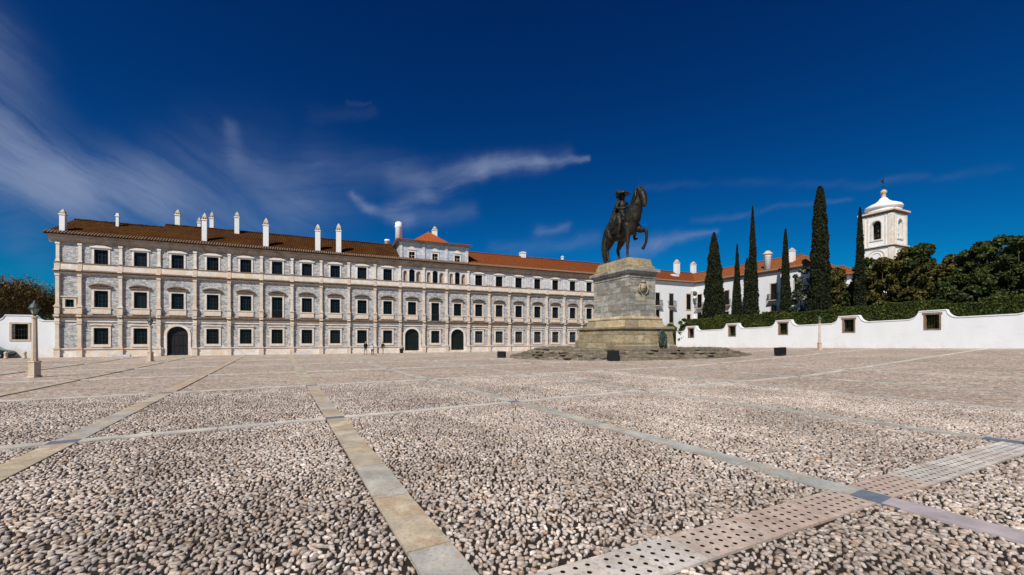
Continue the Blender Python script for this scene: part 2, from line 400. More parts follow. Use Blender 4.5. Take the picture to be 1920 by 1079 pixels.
M['car_paint'] = paint('dark_green_car_paint', (.012,.035,.030)); M['rubber'] = cloth('rubber', (.012,.012,.012)); M['chrome'] = paint('wheel_metal', (.35,.35,.36), .4)
M['lens_red'] = paint('red_tail_lamp', (.35,.02,.02))
M['lens'] = glass('floodlight_glass', (.02,.02,.024), .1)
M['milk'] = stone('frosted_lantern_glass', (.26,.27,.22), (.34,.34,.27), None, 3, .4)

# ------------------------------------------------------------------ ground
CA, SA = .915, .403               # palace direction
def smooth(t): t = min(max(t, 0.0), 1.0); return t
def gz(x, y):
    a = CA*x + SA*y; b = CA*y - SA*x
    return min(max((a-24)/35, 0), 1.0) * (.4 + min(max(60-b, 0), 70)*.016)
def gzn(x, y):
    a = CA*x + SA*y; b = CA*y - SA*x
    return np.clip((a-24)/35, 0, 1)*(.4 + np.clip(60-b, 0, 70)*.016)
xs = np.concatenate([[-1500,-700,-350,-180,-110], np.arange(-80, 101, 2.0), [130,200,350,700,1500]])
ys = np.concatenate([[-600,-200,-80,-40], np.arange(-20, 111, 2.0), [140,200,350,700,1500]])
XX, YY = np.meshgrid(xs, ys); ZZ = gzn(XX, YY)
V = np.stack([XX.ravel(), YY.ravel(), ZZ.ravel()], 1); nx = len(xs)
I, J = np.meshgrid(np.arange(nx-1), np.arange(len(ys)-1)); k = (J*nx+I).ravel()
g = npmesh('ground', V, np.stack([k, k+1, k+nx+1, k+nx], 1), M['ground']); tag(g, kind='structure', label='broad cobbled palace square')

# paving grid: frame u (right/away) and v (away/left), turned 30 degrees
UX, UY, VX, VY = .866, .5, -.5, .866
def uv(u, v): return (u*UX+v*VX, u*UY+v*VY)
def vdr(u): return 2.25-.080*(u-6.43)      # the drainage strip runs slightly askew to the grid
def warpv(u, v):
    # grid v with the drainage line (nominal 2.05) moved onto its real course
    return v + (vdr(u)-2.05)*max(0.0, 1-abs(v-2.05)/.9) if abs(v-2.05) < .9 else v
S_LINES = [(-13.4,.42), (-8.5,.42), (-3.53,.42), (1.24,.42), (6.43,.36), (12.2,.30), (17.9,.30), (23.8,.30), (29.6,.30)]
C_LINES = [(-6.5,.3), (2.05,.48), (11.0,.30), (19.2,.32), (27.6,.34), (36,.34), (44.5,.34), (53,.34)]
def palace_b(x, y): return CA*(y-44.06) - SA*(x+49.6)
def wall_a(x, y): return CA*x + SA*y
def inside(x, y): return palace_b(x, y) < -.3 and wall_a(x, y) < 58.3
def slab_piece(mb, u0, u1, v0, v1, top=.030, th=.03):
    if abs(v0-2.05) < .23 and abs(v1-2.05) < .23:
        ps = [uv(u0, vdr(u0)+v0-2.05), uv(u1, vdr(u1)+v0-2.05), uv(u1, vdr(u1)+v1-2.05), uv(u0, vdr(u0)+v1-2.05)]
    else:
        f0 = vdr((u0+u1)/2)-2.05 if abs(v0-2.27-.004) < .02 else 0; f1 = vdr((u0+u1)/2)-2.05 if abs(v1-(1.83-.016)) < .03 else 0
        ps = [uv(u0, v0+f0), uv(u1, v0+f0), uv(u1, v1+f1), uv(u0, v1+f1)]
    ps = [(p[0]+random.uniform(-.009,.009), p[1]+random.uniform(-.009,.009)) for p in ps]
    zs = [gz(*p) for p in ps]
    vs = [(p[0], p[1], z-th*0+.001) for p, z in zip(ps, zs)] + [(p[0], p[1], z+top) for p, z in zip(ps, zs)]
    mb.add(vs, [(0,3,2,1),(4,5,6,7),(0,1,5,4),(1,2,6,5),(2,3,7,6),(3,0,4,7)])
cross = MB(); mauve_ = []
for (u, wu) in S_LINES:
    for (v, wv) in C_LINES:
        x, y = uv(u, v)
        if inside(x, y) and y > -12: slab_piece(cross, u-wu/2, u+wu/2, v-wv/2, v+wv/2, .037)
o = cross.build('paving_crossing_slabs', M['slab_blue']); tag(o, kind='structure')
def seg_strip(along, pos, w, others, mts, name, lo, hi):
    """strip of slabs between the crossing slabs"""
    cuts = sorted(o for o in others)
    mbs = [MB() for _ in mts]; edges = []
    pts = [lo] + [c for c in cuts if lo < c[0] < hi] + [hi]
    pts = [(p, 0) if not isinstance(p, tuple) else p for p in pts]
    for (a, wa), (b, wb) in zip(pts[:-1], pts[1:]):
        s = a + wa/2 + .004; e = b - wb/2 - .004
        idx = random.randrange(len(mts)); L = random.uniform(1.15, 1.5); n = max(1, round((e-s)/L))
        if n > 60: n = 60
        for i in range(n):
            p0 = s + (e-s)*i/n; p1 = s + (e-s)*(i+1)/n - .012
            j = idx if random.random() < .75 else random.randrange(len(mts))
            if along == 'v': x, y = uv(pos, (p0+p1)/2)
            else: x, y = uv((p0+p1)/2, pos)
            if not inside(x, y) or y < -10: continue
            t = .036 + random.uniform(-.003, .004)
            if along == 'v' and 6 < pos < 7 and p0 < 2: mauve_.append((pos-w/2, pos+w/2, p0, p1, t)); continue
            if along == 'v': slab_piece(mbs[j], pos-w/2, pos+w/2, p0, p1, t)
            else: slab_piece(mbs[j], p0, p1, pos-w/2, pos+w/2, t)
    for mb, mm in zip(mbs, mts):
        if mb.v: tag(mb.build(name, mm), kind='structure')
for i, (u, w) in enumerate(S_LINES):
    mts = [M['slab'], M['slab_pink']] if u < 0 else ([M['slab']] if u < 5 else [M['slab_grey']])
    seg_strip('v', u, w, C_LINES, mts, 'paving_strip', -18, 60)
for (v, w) in C_LINES:
    if abs(v-2.05) < .1: continue
    seg_strip('u', v, w, S_LINES, [M['slab_cross']] if v > 5 else [M['slab_grey']], 'paving_strip', -70, 75)

mv = MB()
for a_ in mauve_: slab_piece(mv, *a_)
tag(mv.build('paving_strip', M['mauve']), kind='structure')
# drainage strip with round holes
dr = MB(); pit = MB()
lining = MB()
def ring_cell(u0, u1, v0, v1, hole):
    n = len(hole)
    if n == 4: outer = [(u0,v0),(u1,v0),(u1,v1),(u0,v1)]
    else:
        um, vm = (u0+u1)/2, (v0+v1)/2
        outer = [(u1,vm),(u1,v1),(um,v1),(u0,v1),(u0,vm),(u0,v0),(um,v0),(u1,v0)]
    def P(q, dz): x, y = uv(q[0], q[1]-vc+vdr(q[0])); return (x, y, gz(x, y)+dz)
    vs = [P(q, .032) for q in outer] + [P(q, .032) for q in hole]
    fs = [(k, (k+1) % n, n+(k+1) % n, n+k) for k in range(n)]
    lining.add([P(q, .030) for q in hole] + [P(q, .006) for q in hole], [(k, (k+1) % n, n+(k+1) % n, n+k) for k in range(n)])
    return vs, fs
vc, wd = 2.05, .48
def drain_slab(u0, u1, kind):
    vs = []; fs = []
    def put(c):
        n = len(vs); vs.extend(c[0]); fs.extend([tuple(i+n for i in f) for f in c[1]])
    def plain(a, b, c, d):
        ps = [uv(*w_) for w_ in ((a, c-vc+vdr(a)), (b, c-vc+vdr(b)), (b, d-vc+vdr(b)), (a, d-vc+vdr(a)))]
        n = len(vs); vs.extend([(x, y, gz(x, y)+.032) for x, y in ps]); fs.append((n, n+1, n+2, n+3))
    v0, v1 = vc-wd/2, vc+wd/2
    if kind == 'hole':
        nr = 4; m = .035; ch = (wd-2*m)/nr; L = u1-u0; nc = max(2, int(L/.125)); cw = L/(nc+.5)
        plain(u0, u1, v0, v0+m); plain(u0, u1, v1-m, v1)
        for j in range(nr):
            c = v0+m+j*ch; o_ = cw/2 if j % 2 else 0
            if o_: plain(u0, u0+o_, c, c+ch)
            else: plain(u1-cw/2, u1, c, c+ch)
            for i in range(nc):
                a = u0+o_+i*cw
                um, vm, r = a+cw/2, c+ch/2, .023
                put(ring_cell(a, a+cw, c, c+ch, [(um+r*math.cos(math.pi*k/4), vm+r*math.sin(math.pi*k/4)) for k in range(8)]))
    else:
        m = .07; nc = max(1, round((u1-u0)/.2)); cw = (u1-u0)/nc
        for i in range(nc):
            a = u0+i*cw
            put(ring_cell(a, a+cw, v0, v1, [(a+cw*.42, v0+m), (a+cw*.62, v0+m), (a+cw*.62, v1-m), (a+cw*.42, v1-m)]))
    # rim
    for (a, b) in (((u0, v0), (u1, v0)), ((u1, v1), (u0, v1)), ((u0, v1), (u0, v0)), ((u1, v0), (u1, v1))):
        p, q = uv(a[0], a[1]-vc+vdr(a[0])), uv(b[0], b[1]-vc+vdr(b[0])); n = len(vs); zp, zq = gz(*p), gz(*q)
        vs.extend([(p[0], p[1], zp), (q[0], q[1], zq), (q[0], q[1], zq+.032), (p[0], p[1], zp+.032)]); fs.append((n, n+1, n+2, n+3))
    dr.add(vs, fs)
xsx = [u for u, _ in S_LINES]
pts = [(-8.5,.42), (-3.53,.42), (1.24,.42), (6.43,.36), (12.2,.30), (17.9,.30), (23.8,.30)]
for (a, wa), (b, wb) in zip(pts[:-1], pts[1:]):
    s, e = a+wa/2+.004, b-wb/2-.004; n = max(1, round((e-s)/1.05))
    for i in range(n):
        drain_slab(s+(e-s)*i/n, s+(e-s)*(i+1)/n-.012, 'hole')
o = dr.build('drainage_channel_slabs', M['slab_drain']); tag(o, kind='structure')
bm = bmesh.new(); bm.from_mesh(o.data); bmesh.ops.remove_doubles(bm, verts=bm.verts, dist=.002); bm.to_mesh(o.data); bm.free()
tag(lining.build('drainage_hole_shade', M['black']), kind='structure')  # black hole walls: the shade inside the holes is put into the colour
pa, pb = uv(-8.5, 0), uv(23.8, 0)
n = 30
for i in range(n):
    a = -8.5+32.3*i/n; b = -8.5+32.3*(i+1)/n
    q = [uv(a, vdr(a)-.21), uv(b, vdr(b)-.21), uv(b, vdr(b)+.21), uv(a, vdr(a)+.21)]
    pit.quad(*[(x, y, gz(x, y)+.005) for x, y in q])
tag(pit.build('drainage_channel_bed', M['black']), kind='structure')  # flat black sheet stands in for the shade down in the channel

# real cobbles in the near cells of the grid, earth between them
soil = MB(); cells = []
Us = [u for u, _ in S_LINES if u < 18.5]; Vs = [-6.5, 2.05, 11.0, 19.2]
def in_view(x, y, m=4.0): return y > -1.2 and abs(x) < 1.30*y + m
P_ = []
sp = .065
for (ua, wa), (ub, wb) in zip(S_LINES[:6] , S_LINES[1:7]):
    for (va, wva), (vb, wvb) in zip(C_LINES[:3], C_LINES[1:4]):
        u0, u1, v0, v1 = ua+wa/2, ub-wb/2, va+wva/2, vb-wvb/2
        lo_d = abs(va-2.05) < .1; hi_d = abs(vb-2.05) < .1
        corners = [uv(u, v) for u in np.linspace(u0, u1, 5) for v in np.linspace(v0, v1, 7)]
        if not any(in_view(*c) for c in corners): continue
        m_ = 8
        for i in range(m_):
            for j in range(m_):
                q = []
                for a, b in ((0,0),(1,0),(1,1),(0,1)):
                    uu_ = u0+(u1-u0)*(i+a)/m_; ve0 = v0+(vdr(uu_)-2.05 if lo_d else 0); ve1 = v1+(vdr(uu_)-2.05 if hi_d else 0)
                    q.append(uv(uu_, ve0+(ve1-ve0)*(j+b)/m_))
                if not in_view(sum(p[0] for p in q)/4, sum(p[1] for p in q)/4, 4.0): continue
                soil.quad(*[(x, y, gz(x, y)+.004) for x, y in q])
        far = va > 10
        s1 = sp*(1.12 if far else 1.0)
        gu = np.arange(u0+.03, u1-.02, s1*1.04); gv = np.arange(v0-.6*lo_d+.03, v1+1.2*hi_d-.02, s1*.90)
        A, B = np.meshgrid(gu, gv); A = A + (np.arange(len(gv)) % 2)[:, None]*s1*.5
        A = A.ravel()+rng.uniform(-.025, .025, A.size); B = B.ravel()+rng.uniform(-.026, .026, B.size)
        dA = 2.25-.080*(A-6.43)-2.05
        ok = (A > u0+.018) & (A < u1-.018) & (B > v0+.018+dA*lo_d) & (B < v1-.018+dA*hi_d)
        A, B = A[ok], B[ok]
        X = A*UX+B*VX; Y = A*UY+B*VY
        ok = (Y > -1.5) & (np.abs(X) < 1.30*Y+4.6)
        P_.append(np.stack([X[ok], Y[ok]], 1))
tag(soil.build('joint_earth', M['soil']), kind='structure')
P_ = np.concatenate(P_); n = len(P_)
ang = 1.3*np.sin(P_[:,0]*2.3+1.7*np.sin(P_[:,1]*1.9)) + 1.2*np.cos(P_[:,1]*2.7+1.6*P_[:,0]) + rng.normal(0, .7, n)
ra = rng.uniform(.023, .045, n); rb = ra*rng.uniform(.38, .68, n); hh = rng.uniform(.017, .033, n)
big = rng.random(n) < .05; ra[big] *= 1.3; rb[big] *= 1.25
tilt = rng.normal(0, .10, (n, 2))
SEG = 7
prof = [(.92, -.25), (1.0, .45), (.76, .90)]
tv = []
for r, z in prof:
    for k in range(SEG):
        a = 2*math.pi*k/SEG; tv.append((r*math.cos(a), r*math.sin(a), z))
tv.append((0, 0, 1.0)); tv = np.array(tv)
tf = []
for i in range(2):
    for k in range(SEG): tf.append((i*SEG+k, i*SEG+(k+1) % SEG, (i+1)*SEG+(k+1) % SEG, (i+1)*SEG+k))
tq = np.array(tf); tt = np.array([(2*SEG+k, 2*SEG+(k+1) % SEG, 3*SEG) for k in range(SEG)])
nvt = len(tv)
jit = 1 + rng.normal(0, .15, (n, nvt))
lx = tv[None,:,0]*ra[:,None]*jit; ly = tv[None,:,1]*rb[:,None]*jit; lz = tv[None,:,2]*hh[:,None] + lx*tilt[:,:1] + ly*tilt[:,1:]
ca, sa = np.cos(ang)[:,None], np.sin(ang)[:,None]
Vp = np.stack([P_[:,:1]+lx*ca-ly*sa, P_[:,1:]+lx*sa+ly*ca, lz + gzn(P_[:,:1], P_[:,1:]) + .004], 2).reshape(-1, 3)
base = (np.arange(n)*nvt)[:,None,None]
Q = (tq[None]+base).reshape(-1, 4); T = (tt[None]+base).reshape(-1, 3)
me = bpy.data.meshes.new('cobblestones')
me.vertices.add(len(Vp)); me.vertices.foreach_set('co', Vp.astype(np.float32).ravel())
li = np.concatenate([Q.ravel(), T.ravel()]).astype(np.int32)
me.loops.add(len(li)); me.loops.foreach_set('vertex_index', li)
me.polygons.add(len(Q)+len(T))
me.polygons.foreach_set('loop_start', np.concatenate([np.arange(len(Q))*4, len(Q)*4+np.arange(len(T))*3]).astype(np.int32))
me.polygons.foreach_set('use_smooth', np.ones(len(Q)+len(T), dtype=bool))
me.update(calc_edges=True); me.materials.append(M['pebble'])
cob = bpy.data.objects.new('cobblestones', me); COL.objects.link(cob)
tag(cob, 'rounded river cobbles packed between the slab strips near the viewer', 'cobbles', kind='stuff')

# ------------------------------------------------------------------ palace
TH = math.atan2(SA, CA)
palace = empty('palace', (-49.6, 44.06, 0), TH)
tag(palace, 'long three-storey marble palace with tiled roof and rows of dark windows', 'palace')
BW = 3.442; T0 = 3.75; NB = 22; TEND = 80.4
tc = [T0+BW*i for i in range(NB)]
pil = [.22] + [T0-BW/2+BW*i for i in range(NB+1)]
ZC1, ZC2, ZTOP = 4.42, 9.42, 12.6
wall = MB(); wall_up = MB()
RV = .32
def panel(mb, x0, x1, z0, z1, ops, arch_n=10):
    """front sheet y=0 with openings (cx, half width, zb, zt, arched)"""
    cur = x0
    for (cx, hw, zb, zt, ar) in sorted(ops):
        a, b = cx-hw, cx+hw
        mb.quad((cur,0,z0),(a,0,z0),(a,0,z1),(cur,0,z1))
        if zb > z0: mb.quad((a,0,z0),(b,0,z0),(b,0,zb),(a,0,zb))
        mb.quad((a,0,zt),(b,0,zt),(b,0,z1),(a,0,z1))
        zs = zt-hw if ar else zt
        mb.quad((a,0,zb),(a,RV,zb),(a,RV,zs),(a,0,zs)); mb.quad((b,0,zb),(b,0,zs),(b,RV,zs),(b,RV,zb))
        mb.quad((a,0,zb),(b,0,zb),(b,RV,zb),(a,RV,zb))
        if not ar: mb.quad((a,0,zt),(a,RV,zt),(b,RV,zt),(b,0,zt))
        else:
            for k in range(arch_n):
                t0, t1 = math.pi*k/arch_n, math.pi*(k+1)/arch_n
                p = (cx+hw*math.cos(t0), zs+hw*math.sin(t0)); q = (cx+hw*math.cos(t1), zs+hw*math.sin(t1))
                mb.quad((p[0],0,p[1]),(p[0],0,zt),(q[0],0,zt),(q[0],0,q[1]))
                mb.quad((p[0],0,p[1]),(q[0],0,q[1]),(q[0],RV,q[1]),(p[0],RV,p[1]))
        cur = b
    mb.quad((cur,0,z0),(x1,0,z0),(x1,0,z1),(cur,0,z1))

# window kinds as meshes in local coords (origin at opening bottom centre)
def bars(mb, hw, h, nxb, nzb, y=.20, w=.025):
    for i in range(nxb+1):
        x = -hw + 2*hw*i/nxb; ww = .05 if i in (0, nxb) else (.045 if i == nxb//2 else w)
        mb.box(max(-hw, x-ww), min(hw, x+ww), y-.03, y+.03, 0, h)
    for j in range(nzb+1):
        z = h*j/nzb; ww = .05 if j in (0, nzb) else w
        mb.box(-hw+.055, hw-.055, y-.022, y+.022, max(0, z-ww), min(h, z+ww))
def make_window(hw, h, nxb, nzb, kind, glassm='glass'):
    root = empty('window'); root.parent = palace
    p = MB(); p.box(-hw, hw, .215, .26, 0, h); p.build('pane', M[glassm], root)
    b = MB(); bars(b, hw, h, nxb, nzb); b.build('casement', M['muntin'], root)
    s = MB(); fw = .21
    if kind == 'ground':
        s.box(-hw-fw, -hw, -.08, .05, -.30, h+.02); s.box(hw, hw+fw, -.08, .05, -.30, h+.02)
        s.box(-hw, hw, -.08, .05, -.30, 0); s.box(-hw-fw, hw+fw, -.083, .05, h+.02, h+.32); s.box(-hw-fw-.1, hw+fw+.1, -.18, .05, h+.32, h+.45)
    elif kind in ('mid', 'balcony', 'small'):
        lo = -.72 if kind == 'mid' else (-.06 if kind == 'balcony' else -.72)
        f2 = .2
        s.box(-hw-f2, -hw, -.07, .05, 0, h+.0); s.box(hw, hw+f2, -.07, .05, 0, h+.0)
        if kind != 'balcony':
            s.box(-hw-f2-.04, hw+f2+.04, -.10, .05, lo, -.12); s.box(-hw-f2-.08, hw+f2+.08, -.15, .05, -.12, 0)
        s.box(-hw-f2, hw+f2, -.073, .05, h, h+.24)
        if kind == 'small': s.box(-hw-f2-.12, hw+f2+.12, -.17, .05, h+.24, h+.34)
    elif kind == 'top':
        s.box(-hw-.18, -hw, -.06, .05, 0, h); s.box(hw, hw+.18, -.06, .05, 0, h)
        s.box(-hw-.18, hw+.18, -.063, .05, h, h+.18)
        s.prism([(-hw-.36, h+.18), (hw+.36, h+.18), (hw+.36, h+.26), (hw*.6, h+.44), (-hw*.6, h+.44), (-hw-.36, h+.26)], -.17, .05)
    s.build('frame', M['trim_pale'] if kind in ('top',) else M['trim'], root)
    if kind in ('mid', 'balcony'):
        q = MB(); W = hw+.40
        q.box(-W, W, -.22, .05, h+.34, h+.42)
        n = 8; pts = [(-W+.02 + (2*W-.04)*i/n, h+.52+.30*math.sin(math.pi*i/n)) for i in range(n+1)]
        for (xa, za), (xb, zb) in zip(pts[:-1], pts[1:]):
            q.add([(xa,-.26,za-.10),(xb,-.26,zb-.10),(xb,-.26,zb),(xa,-.26,za),(xa,.04,za-.10),(xb,.04,zb-.10),(xb,.04,zb),(xa,.04,za)],
                  [(0,1,2,3),(7,6,5,4),(3,2,6,7),(0,4,5,1),(0,3,7,4),(1,5,6,2)])
        q.box(-W+.15, W-.15, -.06, .05, h+.42, h+.50)
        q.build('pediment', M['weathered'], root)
    if kind == 'balcony':
        q = MB()
        for i in range(11):
            x = -hw+.03+(2*hw-.06)*i/10; q.box(x-.012, x+.012, -.05, -.03, .03, .93)
        q.box(-hw, hw, -.06, -.02, .93, .98); q.box(-hw, hw, -.06, -.02, .0, .03)
        q.build('railing', M['iron'], root)
    return root
protos = {}
def place_window(key, x, z, args):
    if key not in protos:
        r = make_window(*args); protos[key] = r
    else: r = copy_tree(protos[key], palace)
    r.location = (x, 0, z); return r
def arch_door(x, hw, zb, zt, m):
    d = MB(); zs = zt-hw; n = 14
    pts = [(x-hw, zb), (x+hw, zb)] + [(x+hw*math.cos(math.pi*k/n), zs+hw*math.sin(math.pi*k/n)) for k in range(n+1)]
    d.prism(pts, .27, .31)
    for i in range(5):
        xx = x-hw+2*hw*(i+.5)/5; d.box(xx-.03, xx+.03, .24, .268, zb+.05, zs)
    for zz in (zb+.1, zb+(zs-zb)*.5, zs-.03): d.box(x-hw+.02, x+hw-.02, .225, .26, zz, zz+.09)
    o = d.build('door', m, palace)
    s = MB(); w = .26
    for k in range(n):
        a, b = math.pi*k/n, math.pi*(k+1)/n
        P = lambda r, t, y: (x+r*math.cos(t), y, zs+r*math.sin(t))
        s.add([P(hw,a,-.09),P(hw+w,a,-.09),P(hw+w,b,-.09),P(hw,b,-.09),P(hw,a,.04),P(hw+w,a,.04),P(hw+w,b,.04),P(hw,b,.04)],
              [(0,1,2,3),(0,4,5,1),(1,5,6,2),(3,2,6,7),(0,3,7,4)])
    for sx in (-1, 1): s.box(x+sx*(hw+w/2)-w/2, x+sx*(hw+w/2)+w/2, -.09, .04, .02, zs)
    s.build('door_surround', M['trim_pale'], o)
    k = MB(); k.sphere((x+.12, .20, zb+1.15), .05, 8, 6); k.build('handle', M['iron'], o)
    return o
OPEN = {2, 10, 12}
# blind first bay with a small square window
x0s = [0.0] + [T0-BW/2]
panel(wall, 0, T0-BW/2, 0, ZC1, []); panel(wall, 0, T0-BW/2, ZC1, ZC2, [(1.13, .36, 5.50, 6.36, False)]); panel(wall, 0, T0-BW/2, ZC2, ZTOP+.1, [])
w_ = place_window('small', 1.13, 5.50, (.36, .86, 2, 2, 'small'))
for i in range(NB):
    x0, x1 = tc[i]-BW/2, tc[i]+BW/2
    c = tc[i]
    if i in OPEN:
        zb = .06 if i == 2 else .32
        panel(wall, x0, x1, 0, ZC1, [(c, 1.02, zb, 3.50, True)])
        arch_door(c, 1.02, zb, 3.50, M['gateway_shade'] if i == 2 else M['door_green'])  # black infill of the one gateway stands for shade inside an open arch
    else:
        panel(wall, x0, x1, 0, ZC1, [(c, .63, 1.40, 3.22, False)])
        if i > 12: place_window('groundgrey', c, 1.40, (.63, 1.82, 4, 5, 'ground', 'glass_grey'))
        else: place_window('ground', c, 1.40, (.63, 1.82, 4, 4, 'ground'))
    if i in (5, 11):
        panel(wall, x0, x1, ZC1, ZC2, [(c, .60, 4.76, 7.42, False)])
        place_window('balc', c, 4.76, (.60, 2.66, 4, 5, 'balcony'))
    else:
        panel(wall, x0, x1, ZC1, ZC2, [(c, .60, 5.54, 7.42, False)])
        place_window('mid', c, 5.54, (.60, 1.88, 4, 4, 'mid'))
    mbx = wall_up if i > 7 else wall
    if i in (10, 11, 12):
        panel(mbx, x0, x1, ZC2, ZTOP+.1, [(c, .42, 10.40, 12.25, True), (c-.98, .27, 10.45, 11.98, True), (c+.98, .27, 10.45, 11.98, True)])
        # glazed arch
        root = empty('window'); root.parent = palace; root.location = (c, 0, 10.40)
        n = 10; zs = 1.85-.42
        p = MB(); p.prism([(-.42, 0), (.42, 0)]+[(.42*math.cos(math.pi*k/n), zs+.42*math.sin(math.pi*k/n)) for k in range(n+1)], .27, .30)
        p.build('pane', M['glass'], root)
        b = MB(); b.box(-.025, .025, .22, .265, 0, 1.8); b.box(-.40, -.03, .225, .26, .9, .94); b.box(.03, .40, .225, .26, .9, .94); b.build('casement', M['muntin'], root)
        s = MB()
        for sx in (-1, 1): s.box(sx*.50-.08, sx*.50+.08, -.12, .04, 0, zs)
        s.build('frame', M['trim_pale'], root)
        for sx in (-1, 1):
            q = MB(); r = .27; cz = 11.98-r; cx = c+sx*.98; m_ = 10
            def NP(t, z, rr=r): return (cx-rr*math.cos(t), rr*math.sin(t)*1.1, z)
            for k in range(m_):
                a, b_ = math.pi*k/m_, math.pi*(k+1)/m_
                q.quad(NP(a,10.45), NP(b_,10.45), NP(b_,cz), NP(a,cz))
                for l in range(5):
                    e0, e1 = math.pi/2*l/5, math.pi/2*(l+1)/5
                    q.quad(NP(a,cz+r*math.sin(e0),r*math.cos(e0)), NP(b_,cz+r*math.sin(e0),r*math.cos(e0)), NP(b_,cz+r*math.sin(e1),r*math.cos(e1)), NP(a,cz+r*math.sin(e1),r*math.cos(e1)))
            q.box(cx-.24, cx+.24, 0, .25, 10.42, 10.47)
            q.build('niche', M['niche'], palace)
    else:
        panel(mbx, x0, x1, ZC2, ZTOP+.1, [(c, .60, 10.40, 12.02, False)])
        place_window('top', c, 10.40, (.60, 1.62, 4, 3, 'top'))
        if i > 12:     # raised pale panels between the right-hand attic windows
            q = MB()
            for dx in (-.36, 0, .36): q.box(x1+dx-.12, x1+dx+.12, -.05, .03, 10.55, 12.2)
            if i < NB-1: q.build('wall_panel', M['marble_white'], palace)
wall.quad((tc[-1]+BW/2,0,0), (TEND,0,0), (TEND,0,ZTOP+.1), (tc[-1]+BW/2,0,ZTOP+.1))
wall.build('wall', M['marble'], palace); wall_up.build('wall', M['marble_white'], palace)
q = MB(); q.quad((0,0,0), (0,11,0), (0,11,13.3), (0,0,13.3)); q.quad((0,11,0), (TEND,11,0), (TEND,11,13.4), (0,11,13.4)); q.quad((TEND,0,0), (TEND,11,0), (TEND,11,13.4), (TEND,0,13.4))
q.add([(-.02,0,13.4),(-.02,3.9,16.0),(-.02,8.5,13.4)], [(0,1,2)])
q.build('side_wall', M['white'], palace)
# dark interior backing behind windows so that no daylight leaks through joints
q = MB(); q.box(.05, TEND-.05, .34, .40, .05, 13.3); q.build('dark_backing', M['black'], palace)
# pilasters
def pilaster(x, z0, z1, w, d, base=True):
    p = MB(); h = w/2
    p.box(x-h, x+h, -d, .04, z0+.16, z1-.2)
    p.box(x-h-.05, x+h+.05, -d-.05, .04, z0, z0+.16); p.box(x-h-.05, x+h+.05, -d-.05, .04, z1-.2, z1)
    return p
for j, x in enumerate(pil):
    if x > TEND-1: continue
    pp = pilaster(x, 1.0, 3.86, .32, .28)
    if not any(abs(x-tc[i]) < 1 for i in OPEN): pp.box(x-.25, x+.25, -.34, -.15, 0, .86); pp.box(x-.28, x+.28, -.40, -.24, .86, .99)
    pp.box(x-.20, x+.20, -.30, -.26, 3.90, 4.31); pp.box(x-.22, x+.22, -.44, -.37, 4.44, 4.655)
    pp.build('pilaster', M['trim'], palace)
    pp = pilaster(x, 5.62, 9.12, .30, .24); pp.box(x-.21, x+.21, -.31, .04, 4.72, 5.50); pp.box(x-.26, x+.26, -.38, .04, 5.50, 5.62); pp.box(x-.22, x+.22, -.43, -.37, 9.46, 9.61); pp.box(x-.20, x+.20, -.21, -.17, 9.615, 10.27)
    pp.build('pilaster', M['trim'], palace)
    if not (T0+BW*12.6 < x): pilaster(x, 10.46, 12.55, .28, .17).build('pilaster', M['trim_pale'], palace)
# horizontal members, interrupted at doors for the plinth
def run(segs, parts, name, m):
    q = MB()
    for (a, b) in segs:
        for (y0, z0, z1) in parts: q.box(a, b, y0, .03, z0, z1)
    q.build(name, m, palace)
plinth = []; cur = -.05
for i in sorted(OPEN): plinth.append((cur, tc[i]-1.30)); cur = tc[i]+1.30
plinth.append((cur, TEND))
run(plinth, [(-.15, 0, .86)], 'plinth', M['trim_pale'])
run(plinth, [(-.24, .86, .98)], 'plinth_moulding', M['trim'])
run([(-.05, TEND)], [(-.10, 3.90, 4.32)], 'frieze', M['trim_pale'])
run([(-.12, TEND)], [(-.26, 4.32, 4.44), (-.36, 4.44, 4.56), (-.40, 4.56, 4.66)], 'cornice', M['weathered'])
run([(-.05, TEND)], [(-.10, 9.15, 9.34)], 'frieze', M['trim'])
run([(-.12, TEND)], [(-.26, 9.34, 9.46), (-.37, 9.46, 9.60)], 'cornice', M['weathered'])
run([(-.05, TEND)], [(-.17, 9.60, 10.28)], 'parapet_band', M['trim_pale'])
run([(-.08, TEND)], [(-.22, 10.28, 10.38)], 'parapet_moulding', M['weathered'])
# eave cove
def cove(x0, x1, prof, name, m, parent):
    q = MB(); n = len(prof)
    vs = [(x0, y, z) for y, z in prof]+[(x1, y, z) for y, z in prof]
    fs = [(k, k+n, k+n+1, k+1) for k in range(n-1)]
    fs += [tuple(range(n)), tuple(range(2*n-1, n-1, -1))]
    q.add(vs, fs); return q.build(name, m, parent)
cv = [(.03,12.55),(-.16,12.55),(-.16,12.68),(-.24,12.72),(-.30,12.86),(-.40,12.98),(-.52,13.04),(-.52,13.16),(-.60,13.22),(-.60,13.36),(.03,13.36)]
cove(-.45, TEND+.1, cv, 'eave_cornice', M['cove'], palace)
